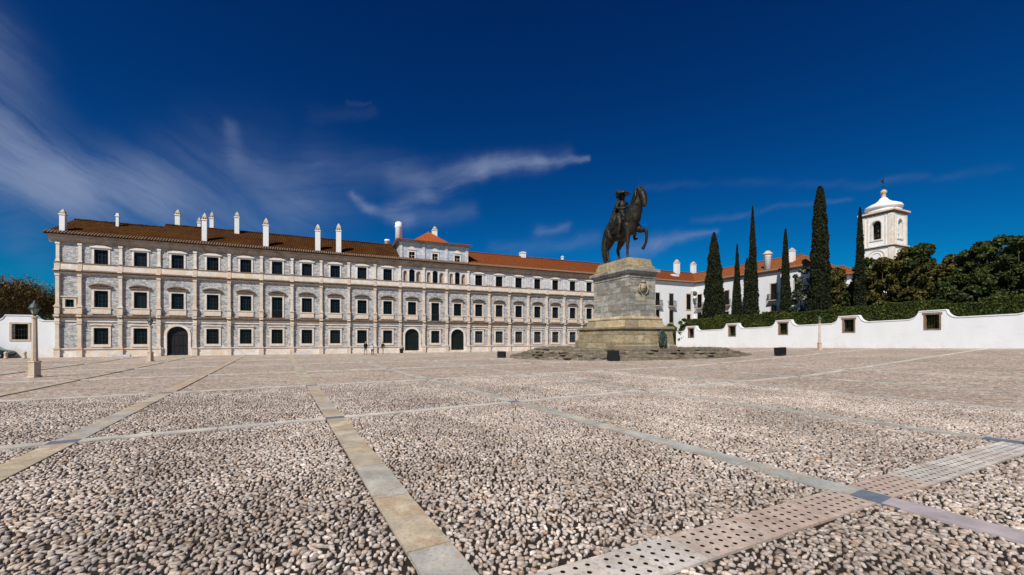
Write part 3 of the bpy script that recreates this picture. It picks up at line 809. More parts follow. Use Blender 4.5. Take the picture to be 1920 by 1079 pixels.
# roofs
SL = .5545
def roof_slab(x0, x1, ye, yr, ze, name, m, parent, back=5.0, hipl=0, hipr=0, ext_l=0):
    zr = ze+SL*(yr-ye); yb = yr+back; zb = zr-SL*back; th = .10
    q = MB()
    A = [(x0-ext_l, ye, ze), (x1, ye, ze), (x1-hipr, yr, zr), (x0+hipl, yr, zr)]
    q.add(A, [(0,1,2,3)]); q.add([(x0, yb, zb), (x1, yb, zb), (x1-hipr, yr, zr), (x0+hipl, yr, zr)], [(1,0,3,2)])
    if hipr: q.add([(x1, ye, ze), (x1, yb, zb), (x1-hipr, yr, zr)], [(0,1,2)])
    if hipl: q.add([(x0, ye, ze), (x0, yb, zb), (x0+hipl, yr, zr)], [(1,0,2)])
    q.add([(x0-ext_l, ye, ze-th), (x1, ye, ze-th), (x1, ye, ze), (x0-ext_l, ye, ze)], [(0,1,2,3)])
    q.add([(x0-ext_l, ye, ze-th), (x1, ye, ze-th), (x1, ye+1.0, ze-th), (x0-ext_l, ye+1.0, ze-th)], [(3,2,1,0)])
    q.add([(x0-ext_l, ye, ze-th), (x0-ext_l, ye, ze), (x0, yr, zr), (x0, yr, zr-1.2)], [(0,1,2,3)])
    q.add([(x0, yr, zr-1.2), (x0, yr, zr), (x0, yb, zb), (x0, yb, zb-.4)], [(0,1,2,3)])
    o = q.build(name, m, parent)
    # tile rows: half-round ends along the eave and ridge tiles
    e = MB(); nt_ = int((x1-x0+ext_l)/.27)
    for i in range(nt_):
        x = x0-ext_l+.13+i*.27
        pts = [(x+.09*math.cos(math.pi*k/5), ze+.10*math.sin(math.pi*k/5)+random.uniform(-.01,.01)) for k in range(6)]
        L = .55
        vs = [(a, ye-.07, b) for a, b in pts]+[(a, ye-.07+L, b+SL*L) for a, b in pts]
        e.add(vs, [(k, k+1, k+7, k+6) for k in range(5)]+[(5,4,3,2,1,0)])
    e.build('eave_tiles', M['tile_edge'] if m != M['tile_orange'] else m, o)
    r = MB(); pp = [(x0+hipl+(x1-hipr-x0-hipl)*k/40, yr, zr+.02+random.uniform(-.025,.03)) for k in range(41)]
    r.tube(pp, [.13]*41, 7); r.build('ridge_tiles', m, o)
    return o
roof_slab(-.15, 8.0, -.72, 3.9, 13.44, 'roof', M['tile_brown'], palace, 5.5, ext_l=.55)
roof_slab(8.0, 36.4, -.72, 5.0, 13.44, 'roof', M['tile_brown'], palace, 6.0)
roof_slab(36.4, 46.8, -.722, .6, 13.442, 'roof', M['tile_brown'], palace, .3)
roof_slab(46.8, TEND, -.72, 5.0, 13.44, 'roof', M['tile_red'], palace, 6.0)
# belvedere
bel = MB(); Y0 = .12
def shift(mb, dy, dz=0): mb.v = [(x, y+dy, z+dz) for x, y, z in mb.v]
t0, t1 = 36.42, 46.78
bw = MB()
for i in (10, 11, 12):
    a = t0 if i == 10 else tc[i]-BW/2; b = t1 if i == 12 else tc[i]+BW/2
    panel(bw, a, b, 13.3, 16.15, [(tc[i], .42, 13.86, 14.80, False)])
bw.quad((t0,0,13.3),(t0,9,13.3),(t0,9,16.15),(t0,0,16.15)); bw.quad((t1,0,13.3),(t1,0,16.15),(t1,9,16.15),(t1,9,13.3)); bw.quad((t0,9,13.3),(t1,9,13.3),(t1,9,16.15),(t0,9,16.15))
shift(bw, Y0); belv = bw.build('belvedere', M['marble_blue'], palace)
ib = MB(); ib.box(t0+.3, t1-.3, .36+Y0, .4+Y0, 13.3, 16.1); ib.build('dark_backing', M['black'], belv)  # added dark backing against daylight leaks, as on the main facade
for i in (10, 11, 12):
    root = MB(); root.box(tc[i]-.42, tc[i]+.42, .25, .29, 13.86, 14.80)
    shift(root, Y0); o = root.build('window', M['glass'], belv)
    s = MB(); c = tc[i]
    s.box(c-.60, c-.42, -.06, .04, 13.70, 14.96); s.box(c+.42, c+.60, -.06, .04, 13.70, 14.96); s.box(c-.42, c+.42, -.06, .04, 14.80, 14.96); s.box(c-.42, c+.42, -.06, .04, 13.70, 13.86)
    s.box(c-.64, c+.64, -.10, .04, 15.10, 15.18); s.prism([(c-.5,15.18),(c+.5,15.18),(c+.3,15.5),(c,15.62),(c-.3,15.5)], -.08, .04)
    s.box(c-.02, c+.02, .20, .245, 13.86, 14.80); s.box(c-.42, c-.025, .20, .24, 14.32, 14.36); s.box(c+.025, c+.42, .20, .24, 14.32, 14.36)
    shift(s, Y0); s.build('window_frame', M['trim_pale'], belv)
q = MB()
for x in (t0+.2, tc[10]+BW/2, tc[11]+BW/2, t1-.2):
    q = MB(); q.box(x-.2, x+.2, -.10, .04, 13.5, 15.95); q.box(x-.25, x+.25, -.14, .04, 15.95, 16.1)
    shift(q, Y0); q.build('pilaster', M['marble_white'], belv)
q = MB(); q.box(t0-.25, t1+.25, -.15, 9.2, 16.15, 16.28); q.box(t0-.45, t1+.45, -.40, 9.4, 16.28, 16.42); q.build('cornice', M['cove'], belv)
q = MB()
cx, cy = (t0+t1)/2, 4.7
r0 = [(t0-.5,-.5,16.42),(t1+.5,-.5,16.42),(t1+.5,9.6,16.42),(t0-.5,9.6,16.42)]
r1 = [(cx-2.9,cy-2.6,17.02),(cx+2.9,cy-2.6,17.02),(cx+2.9,cy+2.6,17.02),(cx-2.9,cy+2.6,17.02)]
r0b = [(x, y, z+.08) for x, y, z in r0]
vs = r0+r0b+r1+[(cx,cy,19.25)]
q.add(vs, [(3,2,1,0)]+[(k,(k+1)%4,4+(k+1)%4,4+k) for k in range(4)]+[(4+k,4+(k+1)%4,8+(k+1)%4,8+k) for k in range(4)]+[(8+k,8+(k+1)%4,12) for k in range(4)])
q.build('belvedere_roof', M['tile_orange'], belv)
# chimneys of the palace: t, b, z at foot, height, width, style
def chimney(parent, x, y, z, h, w, style, m=None):
    q = MB(); hw = w/2
    if style == 'round':
        q.lathe(x, y, [(hw, z-1), (hw*.96, z+h*.72), (hw*1.12, z+h*.76), (hw*1.12, z+h*.80), (hw, z+h*.84), (hw*1.05, z+h*.95), (hw*.6, z+h)], 18)
        o = q.build('chimney', M['white2'], parent, True); return o
    hb = h*.74
    q.box(x-hw, x+hw, y-hw, y+hw, z-.55, z+hb); q.box(x-hw-.06, x+hw+.06, y-hw-.06, y+hw+.06, z+hb, z+hb+.10)
    o = q.build('chimney', M['white2'], parent)
    c = MB()
    if style == 'plain':
        c.box(x-hw*.98, x+hw*.98, y-hw*.98, y+hw*.98, z+hb+.10, z+h*.94); c.frustum(x, y, z+h*.94, z+h, hw*1.1, hw*1.1, hw*.6, hw*.6)
        c.build('chimney_cap', M['white2'], o)
    else:
        c.frustum(x, y, z+hb+.10, z+h*.88, hw*.92, hw*.92, hw*.80, hw*.80); c.frustum(x, y, z+h*.88, z+h*1.0, hw*.85, hw*.85, hw*.30, hw*.30)
        c.frustum(x, y, z+h, z+h*1.03, hw*.25, hw*.25, hw*.15, hw*.15)
        c.build('chimney_cap', M['lamp_stone'], o)
        d = MB()
        for sx in (-1, 1): d.box(x+sx*hw*.4-hw*.18, x+sx*hw*.4+hw*.18, y-hw*.95, y-hw*.8, z+hb+.18, z+h*.84)
        d.build('smoke_vent', M['black'], o)
    return o
for (t, b, z, h, w, st) in [(.55,.10,13.85,2.3,.86,'pot'),(4.04,3.0,15.5,1.5,.52,'plain'),(8.97,6.0,16.0,2.9,.74,'pot'),(13.15,.55,14.1,3.3,.72,'pot'),
        (11.1,6.6,15.6,2.7,.50,'pot'),(12.6,6.2,15.8,3.3,.64,'pot'),(15.82,4.3,16.2,2.75,.76,'pot'),(19.67,.45,14.0,3.5,.74,'pot'),(25.7,.4,14.0,3.4,.76,'pot'),
        (28.28,.3,13.95,3.8,.78,'pot'),(58.55,5.2,16.3,1.3,1.1,'plain'),(67.0,5.6,16.4,1.2,.42,'plain')]:
    chimney(palace, t, b, z, h, w*(.52 if t < 5 else .70 if t < 18 else .82), st)
chimney(palace, 36.85, 4.0, 16.6, 3.45, 1.05, 'round'); chimney(palace, 35.3, 5.3, 16.4, 1.1, .8, 'round')
chimney(palace, 42.9, 6.1, 18.0, 2.5, .75, 'pot')
# door steps and benches
q = MB()
for i in (10, 12): q.box(tc[i]-1.5, tc[i]+1.5, -.85, -.42, 0, .14); q.box(tc[i]-1.3, tc[i]+1.3, -.42, .26, 0, .30)
q.build('door_steps', M['trim'], palace)
for a_, b_ in ((23.0, 24.9), (4.6, 6.5)):
    q = MB(); q.box(a_, b_, -.80, -.42, 0, .22); q.build('step', M['marble_white'], palace)

# ------------------------------------------------------------------ convent: same line, then a wing coming forward
conv = empty('convent_building', (-49.6+CA*TEND, 44.06+SA*TEND, 0), TH)
tag(conv, 'white two-storey range with red roof adjoining the right end of the marble palace', 'building')
LA = 94.6-TEND
def white_window(parent, w, h, balcony, glassm='glass', door=None):
    root = empty('window'); root.parent = parent
    p = MB(); p.box(-w/2, w/2, -.02, .02, 0, h); p.build('pane', M[glassm] if not door else door, root)
    b = MB(); b.box(-.03, .03, -.045, -.02, 0, h)
    for k in range(1, 4): b.box(-w/2, -.03, -.04, -.02, h*k/4-.02, h*k/4+.02); b.box(.03, w/2, -.04, -.02, h*k/4-.02, h*k/4+.02)
    b.build('casement', M['muntin'], root)
    s = MB(); f = .16
    s.box(-w/2-f, -w/2, -.07, .03, -f, h+f); s.box(w/2, w/2+f, -.07, .03, -f, h+f); s.box(-w/2, w/2, -.07, .03, h, h+f); s.box(-w/2, w/2, -.07, .03, -f, 0)
    s.build('frame', M['lamp_stone'], root)
    if balcony:
        r = MB(); W = w/2+.35; d = .6
        r.box(-W, W, -d-.05, 0, -.16, -.04)
        r.build('balcony_slab', M['lamp_stone'], root)
        r = MB()
        for k in range(15): x = -W+.03+(2*W-.06)*k/14; r.box(x-.014, x+.014, -d, -d+.025, -.04, .93)
        for k in range(5):
            y = -d+.12*k
            for sx in (-1, 1): r.box(sx*(W-.03)-.012, sx*(W-.03)+.012, y, y+.02, -.04, .93)
        r.box(-W, W, -d-.01, -d+.04, .93, .98)
        for sx in (-1, 1): r.box(sx*W-.03, sx*W+.03, -d+.045, 0, .935, .975)
        r.build('railing', M['iron'], root)
    return root
q = MB(); q.box(0.02, LA+1.0, 0, 10, 0, 13.0); q.build('wall', M['white'], conv)
q = MB(); q.box(0.02, LA-.1, -.16, .03, 13.0, 13.14); q.box(.02, LA-.1, -.32, .03, 13.14, 13.30); q.build('cornice', M['white'], conv)
roof_slab(.15, LA+6.0, -.45, 5.0, 13.32, 'roof', M['tile_red'], conv, 5.5)
for (t, z, w, h, bal) in [(84.9, 8.5, 1.0, 2.4, True), (88.4, 8.5, 1.05, 2.4, True), (84.9, 5.5, .9, 2.1, False), (88.4, 5.2, 1.0, 2.4, False), (93.0, 7.9, 1.15, 3.1, False), (93.0, 5.6, .9, 1.3, False), (81.6, 8.5, 1.0, 2.4, True),
        (84.9, 1.2, .9, 2.0, False), (88.4, .2, 1.1, 2.8, False)]:
    white_window(conv, w, h, bal).location = (t-TEND, 0, z)
chimney(conv, 94.4-TEND, 4.4, 15.9, 2.9, .9, 'pot'); chimney(conv, 99.86-TEND, 5.0, 16.2, 2.7, .85, 'pot')
q = MB(); q.box(91.3-TEND, 93.0-TEND, 2.4, 3.2, 14.3, 15.35); q.build('skylight', M['white'], conv)
# wall lantern on the convent
lw = empty('wall_lantern', (-49.6+CA*93.6+SA*.0, 44.06+SA*93.6, 11.3), TH); tag(lw, 'round black lantern on a bracket over the tall convent window', 'lantern')
q = MB(); q.tube([(0,0,0),(0,-.5,.25),(0,-1.0,.2)], [.05,.04,.03], 6); q.build('bracket', M['iron'], lw)
q = MB(); q.lathe(0, -1.05, [(.08,-.75),(.30,-.65),(.42,-.25),(.38,.05),(.12,.20),(.04,.3)], 12); q.build('lamp_housing', M['copper'], lw, True)

wing = empty('convent_wing', (37.0, 82.2, 0), math.atan2(-CA, SA))   # local +x = toward the viewer, local +y = outward right/back
tag(wing, 'white convent wing with orange tiled roof and green balcony door behind the cypresses', 'building')
WL = 21.6
q = MB(); q.box(0, WL, 0, 9, 0, 13.0); q.build('wall', M['white'], wing)
q = MB(); q.box(.35, WL+.15, -.16, .03, 13.0, 13.14); q.box(.35, WL+.3, -.32, .03, 13.14, 13.30); q.build('cornice', M['cove'], wing)
roof_slab(-4.5, WL+.4, -.45, 4.6, 13.32, 'roof', M['tile_wing'], wing, 5.2, hipr=4.0)
for (u, z, w, h, bal, dm) in [(1.3, 8.2, 1.0, 2.7, True, None), (7.4, 8.35, 1.0, 2.65, True, None), (11.8, 8.4, .95, 2.7, True, None), (16.2, 8.5, .95, 2.7, True, 'door_green'), (1.3, 5.4, 1.0, 1.9, False, None), (7.4, 5.4, .9, 1.7, False, None), (16.2, 6.2, .9, 1.4, False, None), (20.0, 8.5, .95, 2.7, True, 'door_green')]:
    white_window(wing, w, h, bal, door=M[dm] if dm else None).location = (u, 0, z)
chimney(wing, 14.65, .75, 13.9, 2.9, 1.15, 'round')
o = MB(); o.lathe(14.65, .75, [(.72,16.3),(.80,16.4),(.72,16.6),(.5,16.75),(.3,17.0)], 18); o.build('chimney_cap', M['lamp_stone'], wing, True)
chimney(wing, 17.7, 2.3, 15.0, 2.0, .7, 'pot')
# lower end building beyond the wing
low = empty('church_nave', (52.5, 66.5, 0), math.atan2(-CA, SA)); tag(low, 'low white building with hipped tile roof between tall cypress and bell tower', 'building')
q = MB(); q.box(-4, 2.5, 0, 6, 0, 12.2); q.build('wall', M['white'], low)
roof_slab(-4.4, 2.9, -.5, 3.0, 12.2, 'roof', M['tile_wing'], low, 3.4, hipr=2.6, hipl=1)
for u in (-2, 1): white_window(low, 1, 2, False).location = (u, 0, 9.2)

# ------------------------------------------------------------------ bell tower
TS = 5.9
tw = empty('bell_tower', (90*(1674-960)/760.0, 90, 0), TH); tag(tw, 'white church bell tower with arched belfry openings and a bulbous cap', 'bell tower')
BP = TS+.0
ZB, ZK, ZR = 23.1, 31.0, 19.0
q = MB()
# shaft below belfry
q.box(0, TS, 0, TS, 0, 22.7); q.build('shaft', M['white2'], tw)
q = MB()
for a in (0, 1): pass
for (x, y) in ((0,0), (TS,0), (0,TS), (TS,TS)): q.box(x-.45 if x else -.12, x+.12 if x else .75, y-.45 if y else -.12, y+.12 if y else .75, 0.0, 22.68)
q.build('corner_strips', M['trim_pale'], tw)
q = MB()
for face in (0, 1):   # round recessed panels under the string course
    q = MB()
    for k in range(24):
        a, b = 2*math.pi*k/24, 2*math.pi*(k+1)/24
        for (r0_, r1_) in ((1.35, 1.6), (.75, .9)):
            pts = [(TS/2+r0_*math.cos(a), 20.9+r0_*.9*math.sin(a)), (TS/2+r1_*math.cos(a), 20.9+r1_*.9*math.sin(a)), (TS/2+r1_*math.cos(b), 20.9+r1_*.9*math.sin(b)), (TS/2+r0_*math.cos(b), 20.9+r0_*.9*math.sin(b))]
            if face == 0: q.add([(x, -.08, z) for x, z in pts]+[(x, .02, z) for x, z in pts], [(0,1,2,3),(0,4,5,1),(1,5,6,2),(2,6,7,3),(3,7,4,0)])
            else: q.add([(-.08, x, z) for x, z in pts]+[(.02, x, z) for x, z in pts], [(0,3,2,1),(0,1,5,4),(1,2,6,5),(2,3,7,6),(3,0,4,7)])
    q.build('oculus_ring', M['trim'], tw)
q = MB(); q.box(-.18, TS+.18, -.18, TS+.18, 22.7, 22.95); q.build('string_bed', M['weathered'], tw)
q = MB(); q.box(-.40, TS+.40, -.40, TS+.40, 22.95, 23.2); q.build('string_course', M['trim_pale'], tw)
# belfry walls with arches on all four faces
bf = MB()
save = RV; RV = .7
sd = MB(); panel(sd, .0, TS, 23.2, 30.3, [(TS/2, .88, 24.7, 29.0, True)])
RV = save
for k in range(4):
    Mx = Matrix.Translation((TS/2, TS/2, 0)) @ Matrix.Rotation(k*math.pi/2, 4, 'Z') @ Matrix.Translation((-TS/2, -TS/2, 0))
    bf.add([tuple(Mx @ Vector(p)) for p in sd.v], sd.f)
bf.build('belfry', M['white2'], tw)
q = MB(); q.box(1.5, TS-1.5, 1.5, TS-1.5, 23.2, 30.2); q.build('belfry_shade_core', M['bark'], tw)  # added dark box, so the arch openings read as shaded inside
fr = MB()
for k in range(4):
    f = MB()
    f.box(TS/2-1.14, TS/2-.88, -.10, .03, 24.7, 28.12); f.box(TS/2+.88, TS/2+1.14, -.10, .03, 24.7, 28.12); f.box(TS/2-1.25, TS/2+1.25, -.16, .03, 24.42, 24.7)
    for j in range(10):
        a, b = math.pi*j/10, math.pi*(j+1)/10; P = lambda r, t, y: (TS/2+r*math.cos(t), y, 28.12+r*math.sin(t))
        f.add([P(.88,a,-.1),P(1.14,a,-.1),P(1.14,b,-.1),P(.88,b,-.1),P(.88,a,.03),P(1.14,a,.03),P(1.14,b,.03),P(.88,b,.03)], [(0,1,2,3),(1,5,6,2),(0,3,7,4)])
    f.box(.0, .8, -.12, .0, 23.2, 30.2); f.box(TS-.8, TS, -.12, .0, 23.2, 30.2)
    f.box(1.15, 1.45, -.07, .0, 23.5, 30.0); f.box(TS-1.45, TS-1.15, -.07, .0, 23.5, 30.0)
    Mx = Matrix.Translation((TS/2, TS/2, 0)) @ Matrix.Rotation(k*math.pi/2, 4, 'Z') @ Matrix.Translation((-TS/2, -TS/2, 0))
    fr.add([tuple(Mx @ Vector(p)) for p in f.v], f.f)
fr.build('belfry_trim', M['trim_pale'], tw)
q = MB(); q.box(-.15, TS+.15, -.15, TS+.15, 30.25, 30.5); q.box(-.30, TS+.30, -.30, TS+.30, 30.5, 30.7); q.build('cornice_bed', M['weathered'], tw)
q = MB(); q.box(-.52, TS+.52, -.52, TS+.52, 30.70, 31.05); q.build('cornice', M['trim'], tw)
q = MB(); q.lathe(TS/2, TS/2, [(3.15,31.05),(3.15,31.45),(3.0,31.55),(3.0,31.8),(3.3,31.95),(3.4,32.3),(3.2,32.7),(2.5,33.1),(1.6,33.5),(1.0,34.0),(.6,34.6)], 32); q.build('dome', M['white2'], tw, True)
q = MB(); q.lathe(TS/2, TS/2, [(.6,34.5),(.42,34.7),(.40,35.6),(.58,35.75),(.62,36.1),(.42,36.4),(.12,36.6)], 16); q.build('finial', M['lamp_stone'], tw, True)
q = MB(); q.tube([(TS/2,TS/2,36.4),(TS/2,TS/2,42.0)], [.07,.04], 6); q.box(TS/2-.5, TS/2+.5, TS/2-.05, TS/2+.05, 40.7, 40.85); q.sphere((TS/2,TS/2,37.3), .2, 8, 6)
q.prism([(TS/2-1.1, 38.2),(TS/2-.1, 38.05),(TS/2+.1, 38.5),(TS/2-.4, 38.85),(TS/2-1.0, 38.7)], TS/2-.04, TS/2+.04)
q.build('weather_vane', M['iron'], tw)
for k, (bx, by) in enumerate([(TS/2, .75), (.75, TS/2)]):
    q = MB()
    for (zz, r) in ((27.6, .42), (26.0, .55)) if k == 0 else ((27.9, .34), (26.6, .30), (25.5, .26)):
        q.lathe(bx, by, [(r, zz-.45*r/.42), (r*.8, zz), (r*.6, zz+.35), (r*.2, zz+.5)], 12); q.box(bx-(.7 if k == 0 else .05), bx+(.7 if k == 0 else .05), by-(.05 if k == 0 else .7), by+(.05 if k == 0 else .7), zz+.5, zz+.62)
    q.build('bell', M['bronze'], tw, True)

# ------------------------------------------------------------------ garden wall on the right
WU = (SA, -CA); WN = (CA, SA); W0 = (31.6, 75.0)
def wp(u, off=0.0): return (W0[0]+WU[0]*u+WN[0]*off, W0[1]+WU[1]*u+WN[1]*off)
def wgz(u): return gz(*wp(u))
OC = [1.9, 10.15, 18.3, 26.4, 34.15, 42.1, 50.0, 58]
def bayh(u, centers=OC, half=1.12, curve=.95, hgt=.85):
    d = min(abs(u-c) for c in centers)
    if d < half: return hgt
    if d < half+curve:
        t = (d-half)/curve; return hgt*(1-math.sqrt(max(0, 1-(1-t)**2)))
    return 0.0
def wall_mesh(us, base, low, bump_, ops, thick, name, parent, pt):
    q = MB()
    def P(u, y, z): x, yy = pt(u, y); return (x, yy, z)
    for a, b in zip(us[:-1], us[1:]):
        m_ = (a+b)/2; op = next((o for o in ops if o[0]-o[1] <= m_ <= o[0]+o[1]), None)
        za, zb = base(a)-.3, base(b)-.3; ta, tb = low(a)+bump_(a), low(b)+bump_(b)
        for y, fl in ((0, 0), (thick, 1)):
            def qd(p, r, s, t): q.quad(p, r, s, t) if not fl else q.quad(t, s, r, p)
            if op:
                qd(P(a,y,za),P(b,y,zb),P(b,y,op[2]),P(a,y,op[2])); qd(P(a,y,op[3]),P(b,y,op[3]),P(b,y,tb),P(a,y,ta))
            else: qd(P(a,y,za),P(b,y,zb),P(b,y,tb),P(a,y,ta))
        q.quad(P(a,-.06,ta),P(b,-.06,tb),P(b,thick+.06,tb),P(a,thick+.06,ta))
        q.quad(P(a,-.06,ta-.10),P(b,-.06,tb-.10),P(b,-.06,tb),P(a,-.06,ta))
        q.quad(P(a,-.06,ta-.10),P(a,0,ta-.12),P(b,0,tb-.12),P(b,-.06,tb-.10))
    for (c, hw, zl, zh) in ops:
        for u, s in ((c-hw, 0), (c+hw, 1)): q.quad(P(u,0,zl),P(u,thick,zl),P(u,thick,zh),P(u,0,zh))
        q.quad(P(c-hw,0,zl),P(c+hw,0,zl),P(c+hw,thick,zl),P(c-hw,thick,zl)); q.quad(P(c-hw,0,zh),P(c+hw,0,zh),P(c+hw,thick,zh),P(c-hw,thick,zh))
    u = us[0]; q.quad(P(u,0,base(u)-.3),P(u,thick,base(u)-.3),P(u,thick,low(u)+bump_(u)),P(u,0,low(u)+bump_(u)))
    return q.build(name, M['white'], parent)
gw = empty('garden_wall'); tag(gw, 'long white garden wall with curved humps over square openings on the right', 'wall')
wl = lambda u: wgz(u)+2.98+.008*u
ops = [(c, .70, wl(c)-1.30, wl(c)+.50) for c in OC]
us = sorted(set([round(x, 3) for x in np.arange(-1.6, 66, .12)] + [round(c+s*.70, 3) for c in OC for s in (-1, 1)]))
wall_mesh(us, wgz, wl, bayh, ops, .5, 'wall', gw, wp)
for (c, hw, zl, zh) in ops:
    q = MB()
    def bxw(u0, u1, y0, y1, z0, z1):
        ps = [wp(u0,y0), wp(u1,y0), wp(u1,y1), wp(u0,y1)]
        q.add([(x, y, z0) for x, y in ps]+[(x, y, z1) for x, y in ps], [(0,3,2,1),(4,5,6,7),(0,1,5,4),(1,2,6,5),(2,3,7,6),(3,0,4,7)])
    bxw(c-hw-.002, c-hw+.15, -.03, .3, zl, zh); bxw(c+hw-.15, c+hw+.002, -.03, .3, zl, zh); bxw(c-hw+.15, c+hw-.15, -.028, .3, zl-.002, zl+.14); bxw(c-hw-.1, c+hw+.1, -.05, .3, zh-.12, zh+.10)
    q.build('opening_frame', M['weathered'], gw)
    q = MB()
    for k in range(1, 5):
        u = c-hw+.15+(2*hw-.3)*k/5; bxw(u-.012, u+.012, .20, .225, zl+.14, zh-.12)
    q.build('grille', M['iron'], gw)

# left garden wall continuing the palace line
lw_ = empty('garden_wall', (-49.6, 44.06, 0), TH); tag(lw_, 'white garden wall with one barred opening left of the marble palace', 'wall')
OL = [-2.75, -11.5]
def pl(u, off=0.0): return (u, off)
wall_mesh(sorted(set([round(x, 3) for x in np.arange(-19.94, -.05, .12)]+[round(c+s*.64, 3) for c in OL for s in (-1, 1)]+[-.06])), lambda u: 0, lambda u: 4.02, lambda u: bayh(u, OL, 1.15, .7, .55), [(c, .64, 1.95, 3.62) for c in OL], .5, 'wall', lw_, pl)
for c in OL:
    q = MB(); q.box(c-.80, c-.62, -.05, .3, 1.95, 3.60); q.box(c+.62, c+.80, -.05, .3, 1.95, 3.60); q.box(c-.80, c+.80, -.06, .3, 3.60, 3.76); q.box(c-.80, c+.80, -.06, .3, 1.80, 1.95)
    q.build('opening_frame', M['lamp_stone'], lw_)
    q = MB()
    for k in range(1, 6): x = c-.62+1.24*k/6; q.box(x-.012, x+.012, .2, .225, 1.95, 3.6)
    for z in (2.4, 3.0): q.box(c-.62, c+.62, .19, .235, z, z+.03)
    q.build('grille', M['iron'], lw_)

# ------------------------------------------------------------------ vegetation
def leaf_mesh(name, C, S, m, parent, up=0.0, aspect=1.0):
    """quads of size S at centres C with random orientation; up>0 leans the long side upward"""
    n = len(C)
    a = rng.normal(size=(n, 3)); a[:, 2] += up*2.2; a /= np.linalg.norm(a, axis=1)[:, None]
    b = rng.normal(size=(n, 3)); b -= (a*b).sum(1)[:, None]*a; b /= np.linalg.norm(b, axis=1)[:, None]
    a = a*(S*aspect)[:, None]; b = b*S[:, None]
    V = np.stack([C-a*.5-b*.25, C-a*.1+b*.5, C+a*.6+b*.1, C+a*.05-b*.55], 1).reshape(-1, 3)
    return npmesh(name, V, np.arange(4*n).reshape(-1, 4), m, parent)
def cypress(x, y, top, w, label, dens=1.0, wob=0.0, pw=.62):
    z0 = gz(x, y); H_ = top-z0
    t = empty('cypress_tree', (x, y, z0)); tag(t, label, 'cypress', 'cypresses behind the garden wall')
    q = MB(); q.tube([(0,0,-.2),(.02,0,1.5),(0,.03,H_*.5),(0,0,H_*.9)], [.22,.18,.12,.03], 8)
    for k in range(9):
        zz = H_*(.12+.08*k); aa = k*2.4; q.tube([(0,0,zz), (w*.25*math.cos(aa), w*.25*math.sin(aa), zz+.9)], [.05,.02], 5)
    q.build('trunk', M['bark'], t)
    n = int((3500+w*H_*150)*dens)
    h = rng.random(n)**.85
    def prof(h): return np.clip(np.where(h < .12, .80+h*1.6, np.power(np.clip(1-(h-.12)/.88, 0, 1), pw)*.995), .0, 1)
    th = rng.uniform(0, 2*np.pi, n)
    lump = 1+.05*np.sin(th*3+h*23)+.05*np.sin(th*5-h*41+1)+.05*np.sin(h*60+th*2)
    rr = w/2*prof(h)*lump*np.sqrt(rng.uniform(.62, 1.06, n))
    C = np.stack([rr*np.cos(th)+wob*np.sin(h*3)*w*.1, rr*np.sin(th), .35+h*(H_-.35)], 1)
    S = rng.uniform(.12, .27, n)*(1-.35*h)
    leaf_mesh('crown', C, S, M['cypress'], t, up=.9, aspect=1.7)
    core = MB(); pr = [(.06, .3)]+[(max(.02, w/2*.74*float(prof(np.array(hh_)))), .4+hh_*(H_-.9)) for hh_ in np.linspace(.0, .97, 18)]
    core.lathe(0, 0, pr, 12); core.build('inner_foliage', M['cypress'], t, True)
    return t
for (u, off, top, w, lab) in [(3.4,4,21.3,4.2,'broad conical cypress nearest the bronze statue'), (8.0,4,18.2,1.7,'shortest and slimmest cypress, just right of the broad conical one'),
        (10.8,4,23.8,2.05,'very tall needle-topped cypress with a second lower leader on its left side'), (16.1,4,18.8,1.6,'medium slim cypress standing between the wing chimneys'),
        (20.9,4,23.6,2.7,'thickest and tallest cypress with a blunt columnar crown'), (25.2,5,19.5,1.35,'slim dark cypress directly left of the bell tower')]:
    x, y = wp(u, off); c_ = cypress(x, y, top, w, lab, pw=.36 if u == 20.9 else (.75 if u in (8.0, 10.8) else .58))
    if u == 10.8:   # lower leader
        n = 2200; h = rng.random(n); th = rng.uniform(0, 2*np.pi, n); rr = .75*np.power(1-h, .5)*np.sqrt(rng.uniform(.4, 1, n))
        C = np.stack([rr*np.cos(th)-1.05, rr*np.sin(th)-.2, 1+h*13.5], 1); leaf_mesh('side_leader', C, rng.uniform(.15, .3, n), M['cypress'], c_, up=.9, aspect=1.6)

